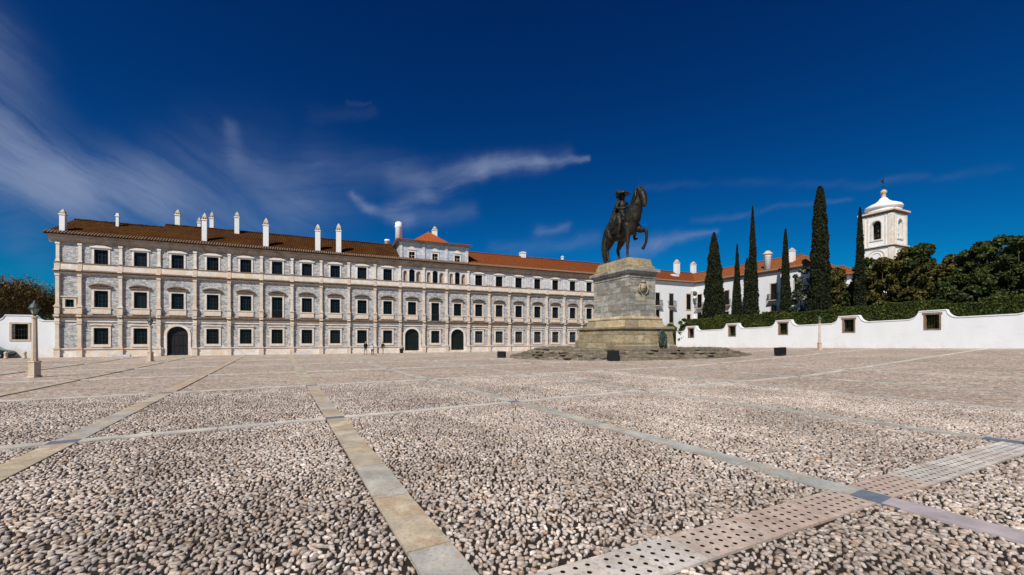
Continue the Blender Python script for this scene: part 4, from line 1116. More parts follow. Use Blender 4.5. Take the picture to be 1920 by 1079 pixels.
def broad_tree(name, x, y, top, rad, m, label, cat='tree', group=None, n=5200, leaf=.30, zb=None, bark='bark', low=.25, fill=True, clumps=26):
    z0 = gz(x, y); H_ = top-z0
    t = empty(name, (x, y, z0)); tag(t, label, cat, group)
    q = MB(); q.tube([(0,0,-.2),(.08,.05,H_*.25),(0,.1,H_*.55),(-.1,0,H_*.85)], [rad*.07,rad*.055,rad*.035,.03], 8)
    cl = []
    for k in range(clumps):
        a = k*2.399+random.uniform(-.3,.3); zz = low+(.96-low)*((k+random.random())/clumps); rmax = rad*math.sqrt(max(.04, 1-(max(0, zz-.35)/.66)**2))
        rr = rmax*random.uniform(.30, .95); s = rad*random.uniform(.24, .44)*(1.0 if zz < .75 else .72)
        cl.append((rr*math.cos(a), rr*math.sin(a), min(zz*H_, H_-s*.9), s))
        if k % 2 == 0:
            zs = H_*(.2+.5*zz*.8); q.tube([(0,.05,zs*.8), (rr*.5*math.cos(a), rr*.5*math.sin(a), zs), (rr*.9*math.cos(a), rr*.9*math.sin(a), zz*H_)], [rad*.035, rad*.022, .02], 5)
    cl.append((0, 0, H_-rad*.25, rad*.27))
    q.build('trunk', M[bark], t)
    cl = np.array(cl); w = cl[:, 3]**2; pick = rng.choice(len(cl), n, p=w/w.sum())
    d = rng.normal(size=(n, 3)); d /= np.linalg.norm(d, axis=1)[:, None]
    rr = cl[pick, 3]*np.power(rng.uniform(.35, 1.12, n), .5)
    C = cl[pick, :3]+d*rr[:, None]*np.array([1, 1, .85]); C[:, 2] = np.maximum(C[:, 2], .2)
    leaf_mesh('crown', C, rng.uniform(.6, 1.3, n)*leaf, m, t, up=.1, aspect=1.3)
    if fill:
        core = MB()
        for c in cl: core.sphere(tuple(c[:3]), float(c[3])*.62, 8, 6)
        core.build('inner_foliage', m, t)
    return t
E_, O_, S_ = M['evergreen'], M['olive'], M['silver']
tl = [ # u, off, top, radius, material, label
 (17.7,5.5,12.8,1.9,S_,'small silvery-leaved tree in front of the white wing, right of a slim cypress'),
 (21.6,6.5,12.2,2.4,O_,'olive-brown bushy tree filling the gap right of the thickest cypress'),
 (24.0,9.0,13.4,2.6,E_,'dark evergreen tree between the two rightmost cypresses'),
 (26.6,7.5,12.9,2.4,O_,'yellowish-olive tree at the foot of the bell tower'),
 (28.3,9.5,14.0,2.8,O_,'rounded olive tree covering the right foot of the bell tower'),
 (29.9,8.8,14.1,2.1,E_,'dark tree with a raised round head just right of the bell tower'),
 (31.4,7.0,11.4,2.0,O_,'low brownish tree in the dip of the tree line right of the tower'),
 (32.8,8.0,12.1,2.1,O_,'reddish-tipped olive tree right of the dip in the tree line'),
 (34.2,8.0,12.3,2.2,E_,'pointed dark evergreen above the hedge step'),
 (35.4,7.5,13.0,2.2,E_,'peaked dark evergreen rising over the fifth wall opening'),
 (36.7,8.5,13.5,2.4,E_,'tall dark evergreen second from the right edge of the tree line'),
 (38.2,8.0,13.1,2.5,E_,'large dark evergreen at the right edge of the tree line'),
 (40.4,8.5,13.6,2.8,E_,'dark evergreen beyond the right edge, behind the last wall hump'),
 (43.5,8.0,13.0,2.8,E_,'dense evergreen at the far right end of the garden'),
 (47.5,8.0,12.4,3.0,O_,'olive tree past the frame edge, seventh hump of the wall'),
 (52.0,8.5,13.2,3.2,E_,'broad evergreen past the frame edge, nearest the viewer')]
for (u, off, top, rad, m, lab) in tl:
    x, y = wp(u, off); broad_tree('garden_tree', x, y, top, rad, m, lab, group='garden trees behind the hedge', n=11000 if m is not S_ else 2600, leaf=.23, low=.10 if m is not S_ else .3, fill=m is not S_, clumps=48 if m is not S_ else 16)
for (u, off, top, rad, m, lab) in [(23.0,6.0,8.6,1.7,E_,'low dark shrub left of the tower cypress'), (30.5,5.2,8.4,1.9,O_,'low olive shrub behind the fourth wall hump'), (36.0,5.4,9.0,2.0,E_,'low dark shrub behind the fifth wall hump'), (33.2,5.4,8.6,1.9,E_,'low dark shrub midway between the fourth and fifth humps')]:
    x, y = wp(u, off); broad_tree('garden_shrub', x, y, top, rad, m, lab, 'shrub', 'garden shrubs behind the hedge', n=3500, leaf=.24, low=.1)
x, y = wp(-3.4, .6); broad_tree('garden_shrub', x, y, 5.0, 1.5, M['hedge'], 'low green bush beside the pedestal at the left end of the garden wall', 'shrub', 'garden shrubs behind the hedge', n=2200, leaf=.22, low=.1)
x, y = wp(-.6, 1.2); broad_tree('garden_shrub', x, y, 5.9, 1.3, M['hedge'], 'rounded green bush over the left end of the garden wall', 'shrub', 'garden shrubs behind the hedge', n=2200, leaf=.22, low=.1)
# hedge in clipped steps behind the wall
def hedge_top(u):
    if u < .5: return 4.6
    for a, b, z in ((.5,6.2,5.5),(6.2,8.6,5.9),(8.6,14.6,5.62),(14.6,17.2,5.85),(17.2,21,5.5),(21,24.5,5.55),(24.5,28.6,5.75),(28.6,30.0,5.5),(30.0,34.6,5.85),(34.6,37.4,5.35),(37.4,60,5.75)):
        if a <= u < b: return z+wgz(u)*.55-.25
    return 6
hd = empty('clipped_hedge'); tag(hd, 'long stepped green hedge clipped flat behind the white garden wall', 'hedge')
q = MB(); uu = list(np.arange(-1.2, 62, .3))
for a, b in zip(uu[:-1], uu[1:]):
    z = hedge_top((a+b)/2); za = wgz(a)
    ps = [wp(a,.75), wp(b,.75), wp(b,2.6), wp(a,2.6)]
    q.add([(x, y, za) for x, y in ps]+[(x, y, z-.08) for x, y in ps], [(4,5,6,7),(0,1,5,4),(1,2,6,5),(2,3,7,6),(3,0,4,7)])
q.build('inner_foliage', M['hedge'], hd)
n = 56000; U = rng.uniform(-1.3, 61.5, n); ht = np.array([hedge_top(u) for u in U]); wz = np.array([wgz(u) for u in U])
sel = rng.random(n); off = np.where(sel < .55, .70+rng.normal(0, .05, n), rng.uniform(.65, 2.6, n)); z = np.where(sel < .55, wz+1.8+rng.random(n)*(ht-wz-1.8), ht+rng.normal(0, .05, n)+.04*np.sin(U*4))
C = np.stack([W0[0]+WU[0]*U+WN[0]*off, W0[1]+WU[1]*U+WN[1]*off, z], 1)
leaf_mesh('leaves', C, rng.uniform(.10, .24, n), M['hedge'], hd)
# leafless brown trees behind the left wall
def bare_tree(x, y, top, rad, label):
    t = empty('bare_tree', (x, y, 0)); tag(t, label, 'tree', 'brown trees behind the left wall')
    q = MB(); tips = []
    def br(p, d, L, r, lev):
        e = p+d*L; mid = p+d*L*.5+Vector((random.uniform(-.1,.1),)*3)*L*.3
        q.tube([p, mid, e], [r, r*.8, r*.6], 5 if lev < 3 else 4)
        if lev >= 2: tips.append((e, d))
        if lev >= 5: return
        for k in range(3 if lev < 5 else 2):
            nd = (d+Vector((random.uniform(-1,1), random.uniform(-1,1), random.uniform(-.25,.6)))*.62).normalized()
            br(e, nd, L*random.uniform(.66,.84), r*.60, lev+1)
    br(Vector((0,0,-.2)), Vector((0,0,1)), top*.17, rad*.055, 0)
    q.build('trunk', M['bark'], t)
    tp = np.array([tuple(e) for e, d in tips]); k = 22
    C = np.repeat(tp, k, 0)+rng.normal(0, .60, (len(tp)*k, 3)); C = C[C[:,2] > 1.0]
    sc = top/ C[:,2].max()
    leaf_mesh('crown', C*np.array([1,1,sc]), rng.uniform(.05,.15,len(C)), M['brown_twigs'], t, up=.5, aspect=3.0)
hl = empty('clipped_hedge', (-49.6, 44.06, 0), TH); tag(hl, 'dark hedge showing just above the white wall left of the palace', 'hedge')
q = MB(); q.box(-19.5, -.3, 1.0, 2.4, 0, 3.95); q.build('inner_foliage', M['evergreen'], hl)
nn = 9000; C = np.stack([rng.uniform(-19.6, -.25, nn), rng.uniform(.9, 2.5, nn), np.where(rng.random(nn) < .6, rng.uniform(.6, 4.1, nn), 4.05+rng.normal(0, .12, nn))], 1); C[:, 1] = np.where(C[:, 2] < 3.9, .92, C[:, 1])
leaf_mesh('leaves', C, rng.uniform(.10, .24, nn), M['evergreen'], hl)
random.seed(21)
for (px, Y, top, lab) in [(-25,60,13.0,'brown leafless tree at the left edge, partly out of view'), (22,63,12.8,'broad brown leafless tree behind the left wall opening'), (66,66,12.6,'taller reddish-brown bare tree beside the palace corner'), (95,70,11.0,'low bare tree peeping out behind the palace corner'), (45,72,12.0,'farther brown bare tree between the two bigger ones')]:
    bare_tree((px-960)/760*Y, Y, top, 4.5, lab)
random.seed(5)

# ------------------------------------------------------------------ monument
KX, KY = 12.26, 44.67
PR = math.atan2(-CA, SA)        # local +x = horse heading (toward viewer, right); local +y = (CA, SA)
G0 = gz(KX, KY)
# rustic stepped mound
mound = empty('stone_mound', (12.8, 44.2, 0)); tag(mound, 'low oval mound of rough mossy stone steps under the pedestal', 'stone steps')
def ring_step(mb, rx, ry, z0, z1, seed, jr=.03):
    r_ = random.Random(seed); n = 96; vo = []; 
    for k in range(n):
        a = 2*math.pi*k/n; j = 1+r_.uniform(-jr, jr)+.02*math.sin(5*a+seed)
        vo.append((rx*j*math.copysign(abs(math.cos(a))**.85, math.cos(a)), ry*j*math.copysign(abs(math.sin(a))**.85, math.sin(a)), z1+r_.uniform(-.04, .04)))
    vb = [(x*1.012, y*1.012, z0) for x, y, z in vo]; vi = [(x*.80, y*.80, z1+.02) for x, y, z in vo]
    fs = []
    for k in range(n):
        k2 = (k+1) % n; fs += [(n+k, n+k2, k2, k), (k, k2, 2*n+k2, 2*n+k)]
    fs.append(tuple(2*n+k for k in range(n)))
    mb.add(vo+vb+vi, fs)
for i, (rx, ry, z0, z1) in enumerate([(12.7,7.3,-.1,.30), (11.8,6.9,.26,.52), (10.8,6.5,.48,.76), (10.1,6.0,.72,1.02)]):
    q = MB(); ring_step(q, rx, ry, z0, z1, i+3); q.build('step', M['rough_rock'], mound)
# loose edge stones, part of each course
q = MB(); rs = random.Random(4)
for i, (rx, ry, z1) in enumerate([(12.6,7.2,.30), (11.7,6.8,.52), (10.7,6.4,.76), (10.0,5.9,1.02)]):
    nst = 60
    for k in range(nst):
        a = 2*math.pi*(k+rs.random()*.5)/nst; s = rs.uniform(.16, .34)
        q.sphere((rx*math.copysign(abs(math.cos(a))**.85, math.cos(a))*.985, ry*math.copysign(abs(math.sin(a))**.85, math.sin(a))*.985, z1-.03), (s*1.5, s, s*.42), 7, 5)
tag(q.build('edge_stones', M['rough_rock'], mound), kind='stuff')

ped = empty('pedestal', (KX, KY, 0), PR); tag(ped, 'tall grey stone pedestal with stepped ochre base carrying the horseman', 'pedestal')
def bblock(mb, hx, hy, z0, z1, cx=0, cy=0, ch=.04):
    mb.frustum(cx, cy, z0, z0+ch, hx-ch, hy-ch, hx, hy); mb.box(cx-hx, cx+hx, cy-hy, cy+hy, z0+ch, z1-ch); mb.frustum(cx, cy, z1-ch, z1, hx, hy, hx-ch, hy-ch)
q = MB(); bblock(q, 4.3, 3.5, .9, 1.26); q.frustum(0, 0, 1.26, 1.42, 4.3, 3.5, 4.12, 3.32); q.frustum(0, 0, 1.42, 2.98, 4.08, 3.28, 3.94, 3.14); q.build('base', M['ped_base'], ped)
q = MB(); bblock(q, 4.12, 3.32, 2.96, 3.28, ch=.08); q.build('base_moulding', M['ped_base'], ped)
q = MB(); bblock(q, 3.1, .55, .95, 1.85, cx=-.1, cy=-3.6); bblock(q, 2.2, .35, 1.84, 2.6, cx=-.1, cy=-3.45); q.build('side_step', M['ped_base'], ped)
q = MB(); q.frustum(0, 0, 3.26, 3.42, 3.75, 2.6, 3.68, 2.52); q.frustum(0, 0, 3.42, 4.0, 3.58, 2.42, 3.42, 2.27); q.frustum(0, 0, 4.0, 4.12, 3.46, 2.31, 3.46, 2.31); q.frustum(0, 0, 4.12, 4.36, 3.40, 2.25, 3.12, 1.95); q.build('upper_base', M['ped_base'], ped)
q = MB(); q.frustum(0, 0, 4.34, 4.7, 3.12, 1.87, 3.02, 1.77); q.box(-3.0, 3.0, -1.75, 1.75, 4.7, 8.35); q.build('die', M['ped_die'], ped)
q = MB(); q.box(-3.05, 3.05, -1.80, 1.80, 8.35, 8.72); q.frustum(0, 0, 8.72, 8.98, 3.05, 1.80, 3.28, 2.03); q.box(-3.38, 3.38, -2.13, 2.13, 8.98, 9.24); q.frustum(0, 0, 9.24, 9.40, 3.38, 2.13, 3.0, 1.8); q.build('cap', M['ped_die'], ped)
q = MB(); bblock(q, 2.95, 1.72, 9.38, 9.62); q.frustum(0, 0, 9.6, 10.35, 2.8, 1.58, 2.62, 1.45); q.frustum(0, 0, 10.35, 10.45, 2.62, 1.45, 2.5, 1.35)
for k in range(7): q.box(-2.7+.75*k, -2.45+.75*k, -1.68, -1.5, 9.55, 10.0)
q.build('statue_plinth', M['ped_base'], ped)
# coat of arms on the front face (local +x)
q = MB(); sx = 3.0
def shield(cy, cz, w, h, x0, x1):
    pts = [(-w, h), (w, h), (w, -.1*h), (w*.7, -.6*h), (0, -h), (-w*.7, -.6*h), (-w, -.1*h)]
    n = len(pts); q.add([(x0, cy+a, cz+b) for a, b in pts]+[(x1, cy+a*.9, cz+b*.9) for a, b in pts], [tuple(range(n, 2*n))]+[(k, (k+1) % n, n+(k+1) % n, n+k) for k in range(n)])
shield(.1, 7.25, .40, .52, sx, sx+.16); shield(.1, 7.27, .26, .34, sx+.16, sx+.24)
q.sphere((sx+.1, .1, 7.92), (.14,.36,.16), 10, 6)
for s in (-1, 1): q.tube([(sx+.06,.1+s*.4,7.6),(sx+.1,.1+s*.62,7.3),(sx+.08,.1+s*.55,6.85),(sx+.06,.1+s*.2,6.62)], [.08,.11,.09,.04], 7)
for k in range(5): q.sphere((sx+.28, .1+[0,-.12,.12,0,0][k], 7.27+[0,0,0,.14,-.14][k]), .045, 6, 5)
q.build('coat_of_arms', M['ped_base'], ped, True)
q = MB(); q.box(sx, sx+.03, -.85, .55, 5.95, 6.28); q.build('inscription_tablet', M['ped_base'], ped)
# wreath leaning on the base
wr = empty('bronze_wreath', (KX, KY, 0), PR); tag(wr, 'dark green oval bronze wreath leaning on the pedestal base', 'wreath')
q = MB(); cy = 1.25
for k in range(40):
    a = 2*math.pi*k/40; c = Vector((4.52-.10*math.sin(a), cy+.40*math.cos(a), 2.05+.72*math.sin(a)))
    for j in range(3): q.sphere((c.x+random.uniform(-.05,.08), c.y+random.uniform(-.11,.11), c.z+random.uniform(-.11,.11)), (.05,.13,.08), 6, 5)
q.build('leaves', M['verdigris'], wr, True)
q = MB(); q.tube([(4.56-.10*math.sin(2*math.pi*k/24), cy+.40*math.cos(2*math.pi*k/24), 2.05+.72*math.sin(2*math.pi*k/24)) for k in range(25)], [.10]*25, 6); q.sphere((4.50,cy,2.05), (.10,.34,.62), 14, 8); q.tube([(4.55,cy-.2,1.45),(4.58,cy-.35,1.30)], [.06,.05], 6); q.build('ring', M['verdigris'], wr, True)

# hands: palm, four unequal curled fingers and a thumb from the side of the palm
def hand(mb, c, fwd, side, s=1.0, curl=.6):
    c = Vector(c); f = Vector(fwd).normalized(); sd = Vector(side).normalized(); dn = f.cross(sd).normalized()
    for a in (-.028, 0, .028): mb.caps(c+sd*a*s*.8, c+sd*a*s+f*.085*s, .018*s, .016*s, 6)
    for k, L in enumerate((.072, .082, .076, .058)):
        p = c+f*.088*s+sd*(-.033+.022*k)*s; q1 = p+(f*math.cos(curl*.6)+dn*math.sin(curl*.6))*L*.5*s; q2 = q1+(f*math.cos(curl*1.6)+dn*math.sin(curl*1.6))*L*.5*s
        mb.caps(p, q1, .0098*s, .009*s, 6); mb.caps(q1, q2, .009*s, .0075*s, 6)
    p = c+f*.02*s-sd*.036*s; q1 = p+(f*.6-sd*.7+dn*.3).normalized()*.042*s; mb.caps(p, q1, .012*s, .010*s, 6); mb.caps(q1, q1+(f*.9+dn*.5).normalized()*.03*s, .010*s, .008*s, 6)

HS = 3.0
st = empty('equestrian_statue', (KX, KY, 10.45), PR); tag(st, 'dark bronze horseman in a plumed hat on a horse lifting one foreleg', 'statue')
st.scale = (HS, HS, HS)
h = MB()
h.sphere((-.02,0,1.26), (.62,.30,.34), 20, 14); h.sphere((.40,0,1.33), (.34,.27,.38), 18, 12); h.sphere((.52,0,1.22), (.20,.20,.26), 14, 10)
h.sphere((-.52,0,1.33), (.38,.31,.35), 18, 12); h.sphere((-.10,0,1.10), (.54,.28,.30), 16, 10); h.sphere((.46,0,1.20), (.24,.24,.32), 14, 10); h.sphere((.62,0,1.55), (.24,.23,.34), 14, 10)
h.chain([((.44,0,1.42),.31), ((.62,0,1.70),.265), ((.74,0,1.95),.215), ((.83,0,2.17),.16), ((.92,0,2.30),.12)])
h.chain([((.93,0,2.27),.13), ((1.02,0,2.16),.14), ((1.09,0,1.99),.112), ((1.12,0,1.83),.088), ((1.12,0,1.77),.076)])   # head, nearly vertical
h.chain([((.95,0,2.20),.10), ((1.0,0,2.06),.085), ((1.06,0,1.90),.055)])
h.sphere((1.00,.075,2.19), .035, 8, 6); h.sphere((1.00,-.075,2.19), .035, 8, 6)
for s in (-1, 1): h.chain([((.90,s*.07,2.35),.042), ((.92,s*.085,2.43),.032), ((.93,s*.09,2.51),.010)])
# near (right, y<0) standing foreleg
h.chain([((.42,-.17,1.22),.16), ((.46,-.18,.92),.105), ((.47,-.18,.66),.070), ((.46,-.18,.60),.066), ((.45,-.18,.36),.044), ((.45,-.18,.17),.046), ((.49,-.18,.09),.050)]); h.caps((.50,-.18,.03), (.50,-.18,.07), .068, .056)
# far (left) raised foreleg
h.chain([((.46,.17,1.22),.16), ((.70,.18,1.04),.115), ((.93,.18,.97),.075), ((.99,.18,.95),.070), ((1.02,.18,.74),.046), ((.99,.18,.55),.046), ((.93,.18,.46),.050)]); h.caps((.89,.18,.42), (.85,.18,.37), .056, .066)
# hind legs: stifle forward, hock back, near-vertical cannon
h.chain([((-.56,-.17,1.22),.22), ((-.44,-.19,.98),.20), ((-.50,-.19,.80),.13), ((-.68,-.18,.58),.070), ((-.70,-.18,.54),.064), ((-.66,-.18,.32),.047), ((-.62,-.18,.16),.050), ((-.57,-.18,.09),.052)]); h.caps((-.56,-.18,.03), (-.56,-.18,.07), .070, .058)
h.chain([((-.54,.17,1.22),.22), ((-.30,.19,.98),.20), ((-.36,.19,.80),.13), ((-.52,.18,.58),.070), ((-.54,.18,.54),.064), ((-.48,.18,.32),.047), ((-.43,.18,.16),.050), ((-.38,.18,.09),.052)]); h.caps((-.37,.18,.03), (-.37,.18,.07), .070, .058)
remeshed(h, 'horse', M['bronze'], st, .022, 2)
q = MB(); q.chain([((-.86,0,1.52),.07), ((-.98,0,1.40),.10), ((-1.06,0,1.10),.13), ((-1.10,0,.75),.14), ((-1.09,0,.42),.12), ((-1.05,0,.16),.06)])
for k in range(8): a = k*.785; q.chain([((-.98+.05*math.cos(a),.05*math.sin(a),1.3),.05), ((-1.10+.10*math.cos(a),.11*math.sin(a),.7),.045), ((-1.07+.07*math.cos(a),.08*math.sin(a),.18+.05*(k%3)),.02)])
remeshed(q, 'tail', M['bronze'], st, .022, 1)
q = MB()
for k in range(11):
    t = k/10; p = Vector((.50+.40*t**.9, 0, 1.72+.66*t)); q.chain([((p.x-.13+.02*math.sin(k),-.01,p.z+.02),.075), ((p.x-.06,-.15,p.z-.08),.06), ((p.x+.0,-.21,p.z-.28),.03)])
q.chain([((.93,0,2.45),.04), ((1.03,-.02,2.33),.035), ((1.05,-.02,2.22),.015)])
remeshed(q, 'mane', M['bronze'], st, .02, 1)
q = MB(); q.sphere((-.10,0,1.50), (.42,.34,.13), 16, 8); q.box(-.42,.12,-.345,-.31,1.02,1.5); q.box(-.42,.12,.31,.345,1.02,1.5); q.sphere((.16,0,1.66), (.07,.18,.10), 10, 8); q.sphere((-.34,0,1.68), (.06,.22,.12), 10, 8)
remeshed(q, 'saddle', M['bronze'], st, .022, 1)
q = MB(); q.tube([(1.10,-.075,1.93),(.85,-.17,1.85),(.55,-.16,1.88),(.32,-.10,1.93)], [.012]*4, 6); q.tube([(1.10,.075,1.93),(.85,.17,1.85),(.55,.16,1.88),(.32,.06,1.93)], [.012]*4, 6)
q.tube([(1.06+.0,-.10,1.98),(1.06,-.115,1.95),(1.13,-.08,1.9)], [.014]*3, 6); q.tube([(.62,-.24,1.40),(.78,0,1.28),(.62,.24,1.40)], [.022]*3, 6); q.build('reins', M['bronze'], st, True)
# rider
r = MB()
r.sphere((-.08,0,1.72), (.17,.19,.15), 14, 10)
r.chain([((-.08,0,1.78),.165), ((-.07,0,1.95),.155), ((-.05,0,2.10),.165)]); r.chain([((-.05,-.15,2.17),.085), ((-.05,.15,2.17),.085)]); r.chain([((-.04,0,2.22),.07), ((-.03,0,2.32),.055)])
r.sphere((-.01,0,2.42), (.095,.078,.118), 14, 10); r.caps((.08,0,2.41), (.095,0,2.395), .018, .02); r.sphere((.06,0,2.35), (.035,.035,.03), 8, 6)
for s in (-1, 1): r.sphere((-.01,s*.08,2.41), (.02,.014,.032), 6, 5)
for s in (-1, 1):
    r.chain([((-.06,s*.12,1.68),.115), ((.16,s*.30,1.50),.105), ((.26,s*.36,1.32),.078), ((.22,s*.37,1.10),.066), ((.16,s*.37,.90),.048), ((.18,s*.38,.84),.045), ((.30,s*.39,.84),.036)])
ex = MB()
r.chain([((-.05,-.20,2.16),.072), ((.0,-.33,1.95),.058), ((.22,-.24,1.88),.046), ((.30,-.16,1.90),.034)])   # right arm to baton
r.chain([((-.05,.20,2.16),.072), ((-.02,.30,1.94),.058), ((.20,.16,1.88),.046), ((.27,.08,1.91),.034)])
hand(ex, (.31,-.15,1.905), (1,.35,.1), (0,.3,1), 1.0, .9); hand(ex, (.28,.07,1.915), (1,-.3,.1), (0,.3,1), 1.0, .9)
remeshed(r, 'rider', M['bronze'], st, .018, 2, extra=ex)
q = MB(); q.lathe(-.01, 0, [(.10,2.49),(.25,2.475),(.27,2.50),(.24,2.515),(.115,2.52),(.11,2.60),(.07,2.63)], 18); q.chain([((.02,-.14,2.54),.045), ((-.12,-.17,2.60),.06), ((-.26,-.10,2.56),.05), ((-.33,-.04,2.46),.03)])
remeshed(q, 'hat', M['bronze'], st, .016, 1)
q = MB(); q.chain([((-.13,-.12,2.42),.05), ((-.15,0,2.40),.07), ((-.13,.12,2.42),.05)]); q.chain([((-.12,-.09,2.40),.06), ((-.13,-.09,2.20),.06)]); q.chain([((-.12,.09,2.40),.06), ((-.13,.09,2.20),.06)]); remeshed(q, 'hair', M['bronze'], st, .018, 1)
q = MB()
for y0 in (-.16,-.06,.06,.16): q.chain([((-.18,y0,2.18),.05), ((-.26,y0*1.3,1.90),.07), ((-.36,y0*1.7,1.62),.06)])
for s_ in (-1, 1):
    q.chain([((-.12,s_*.18,1.76),.11), ((-.08,s_*.30,1.52),.13), ((-.16,s_*.34,1.28),.08)]); q.chain([((.0,s_*.18,1.74),.10), ((.12,s_*.30,1.54),.11), ((.10,s_*.34,1.36),.06)]); q.chain([((-.2,s_*.16,1.70),.10), ((-.34,s_*.26,1.50),.12), ((-.44,s_*.30,1.30),.07)])
remeshed(q, 'coat', M['bronze'], st, .02, 1)
q = MB(); q.tube([(.36,-.22,1.86),(.52,.02,2.02)], [.018,.022], 8); q.build('baton', M['bronze'], st, True)
q = MB(); q.tube([(-.04,.27,1.70),(-.30,.36,1.42),(-.52,.40,1.18)], [.022,.02,.012], 6); q.sphere((.0,.26,1.76), .05, 8, 6); q.build('sword', M['bronze'], st, True)

# ------------------------------------------------------------------ floodlights
def floodlight(x, y, rz, w, hgt, label):
    f = empty('floodlight', (x, y, gz(x, y)), rz); tag(f, label, 'floodlight', 'black floodlights around the monument')
    q = MB(); hw = w/2
    q.add([(-hw,-.34,.06),(hw,-.34,.06),(hw,.26,.06),(-hw,.26,.06),(-hw,-.34,hgt),(hw,-.34,hgt),(hw,.30,hgt*.93),(-hw,.30,hgt*.93)], [(0,3,2,1),(4,5,6,7),(0,1,5,4),(1,2,6,5),(2,3,7,6),(3,0,4,7)])
    for k in range(7): xx = -hw*.86+2*hw*.86*k/6; q.box(xx-.012, xx+.012, -.38, -.30, .2, hgt*.9)
    q.build('housing', M['black'], f)
    g_ = MB(); g_.add([(-hw*.88,.272,.2),(hw*.88,.272,.2),(hw*.88,.318,hgt*.80),(-hw*.88,.318,hgt*.80)], [(0,1,2,3)]); g_.build('glass', M['lens'], f)
    b = MB()
    for s in (-1, 1): b.box(s*(hw+.03)-.02, s*(hw+.03)+.02, -.16, .12, 0, hgt*.6)
    b.box(-hw*.96, hw*.96, -.2, .15, 0.005, .05); b.build('bracket', M['black'], f)
floodlight(-1.1, 43.3, -.25, .80, .70, 'black floodlight box at the left tip of the mound')
floodlight(9.2, 36.9, -.1, .98, .98, 'largest black floodlight box directly in front of the pedestal')
floodlight(25.5, 38.6, .55, .98, .82, 'black floodlight box standing apart to the right of the mound')

# ------------------------------------------------------------------ lamp posts
def lamp_post():
    t = empty('lamp_post')
    q = MB(); bblock(q, .19, .19, -.05, .10, ch=.02); bblock(q, .155, .155, .10, .76, ch=.02); bblock(q, .18, .18, .76, .86, ch=.03); q.build('base', M['lamp_stone'], t)
    q = MB(); q.lathe(0, 0, [(.145,.86),(.145,.93),(.13,.98),(.125,1.4),(.10,3.0),(.10,3.05),(.13,3.08),(.135,3.16),(.08,3.18)], 8, math.pi/8); q.build('shaft', M['lamp_stone'], t)
    q = MB(); q.lathe(0, 0, [(.07,3.18),(.05,3.22),(.09,3.27),(.10,3.30)], 8); 
    for k in range(6): a = k*math.pi/3; q.tube([(.10*math.cos(a),.10*math.sin(a),3.30), (.185*math.cos(a),.185*math.sin(a),3.58)], [.010,.010], 5)
    q.build('lantern_frame', M['copper'], t)
    q = MB(); q.lathe(0, 0, [(.09,3.30),(.17,3.57)], 6); q.build('lantern_glass', M['milk'], t)
    q = MB(); q.lathe(0, 0, [(.22,3.57),(.235,3.60),(.205,3.66),(.13,3.82),(.06,3.87),(.07,3.92),(.035,3.97),(.015,4.03)], 14); q.build('lantern_cap', M['copper'], t, True)
    return t
lp = lamp_post()
for i, (x, y, lab) in enumerate([(-24.85,21.1,'tall stone lamp post nearest the viewer at the left edge of the square'), (-32.3,36.2,'smaller-looking stone lamp post in front of the second palace bay'), (36.2,47.7,'stone lamp post in front of the white garden wall')]):
    o = lp if i == 0 else copy_tree(lp); o.location = (x, y, gz(x, y)); tag(o, lab, 'lamp post', 'stone lamp posts')
# stone bollards by the car, small items by the palace
def bollard(x, y, label, s=1.0):
    t = MB(); t.lathe(0, 0, [(.16*s,0),(.16*s,.10),(.13*s,.14),(.115*s,.48*s),(.14*s,.52*s),(.145*s,.60*s),(.10*s,.70*s),(.03,.74*s)], 14)
    o = t.build('stone_bollard', M['lamp_stone'], None, True, (x, y, gz(x, y))); tag(o, label, 'bollard', 'stone bollards by the parked car')
bollard(-50.7, 40.6, 'pale stone bollard right in front of the dark green car'); bollard(-50.0, 41.6, 'pale stone bollard between the car and the tall lamp post')
q = MB(); q.tube([(0,0,0),(0,0,.78)], [.045,.04], 8); q.sphere((0,0,.80), .06, 8, 6); o = q.build('iron_bollard', M['iron'], None, True, (-18.1, 54.9, 0)); tag(o, 'thin dark post standing between the walkers near the palace wall', 'post')
q = MB(); q.lathe(0, 0, [(.20,0),(.22,.05),(.26,.52),(.29,.55),(.29,.60),(.20,.66),(.05,.70)], 14); o = q.build('litter_bin', M['black'], None, True, (-15.6, 57.2, 0)); tag(o, 'small dark bin on the ground left of the green palace door', 'bin')

# ------------------------------------------------------------------ car
car = empty('parked_car', (-54.0, 41.7, 0), TH); tag(car, 'dark green compact car parked by the left garden wall, half out of view', 'car')
b = MB()
sec = [ # x, half width, z low, z belt, z roof
 (-1.95,.60,.42,.72,.74),(-1.85,.74,.28,.80,.84),(-1.5,.80,.22,.86,.92),(-1.0,.82,.20,.88,1.30),(-.4,.82,.20,.90,1.42),(.3,.82,.20,.90,1.40),(.85,.82,.20,.88,1.10),(1.2,.80,.20,.84,.90),(1.7,.76,.24,.74,.78),(1.92,.62,.38,.62,.64)]
rows = []
for (x, w, zl, zb, zr) in sec:
    wr_ = w*.76 if zr-zb > .15 else w*.9
    rows.append([(x,-w*.92,zl),(x,-w,zl+.2),(x,-w*.985,zb),(x,-wr_,zr),(x,-wr_*.5,zr+.03),(x,wr_*.5,zr+.03),(x,wr_,zr),(x,w*.985,zb),(x,w,zl+.2),(x,w*.92,zl)])
vs = [p for r in rows for p in r]; n = 10; fs = []
for i in range(len(rows)-1):
    for k in range(n): fs.append((i*n+k, (i+1)*n+k, (i+1)*n+(k+1) % n, i*n+(k+1) % n))
fs.append(tuple(range(n))); fs.append(tuple((len(rows)-1)*n+k for k in range(n-1, -1, -1)))
b.add(vs, fs); b.build('body', M['car_paint'], car, True)
w = MB()
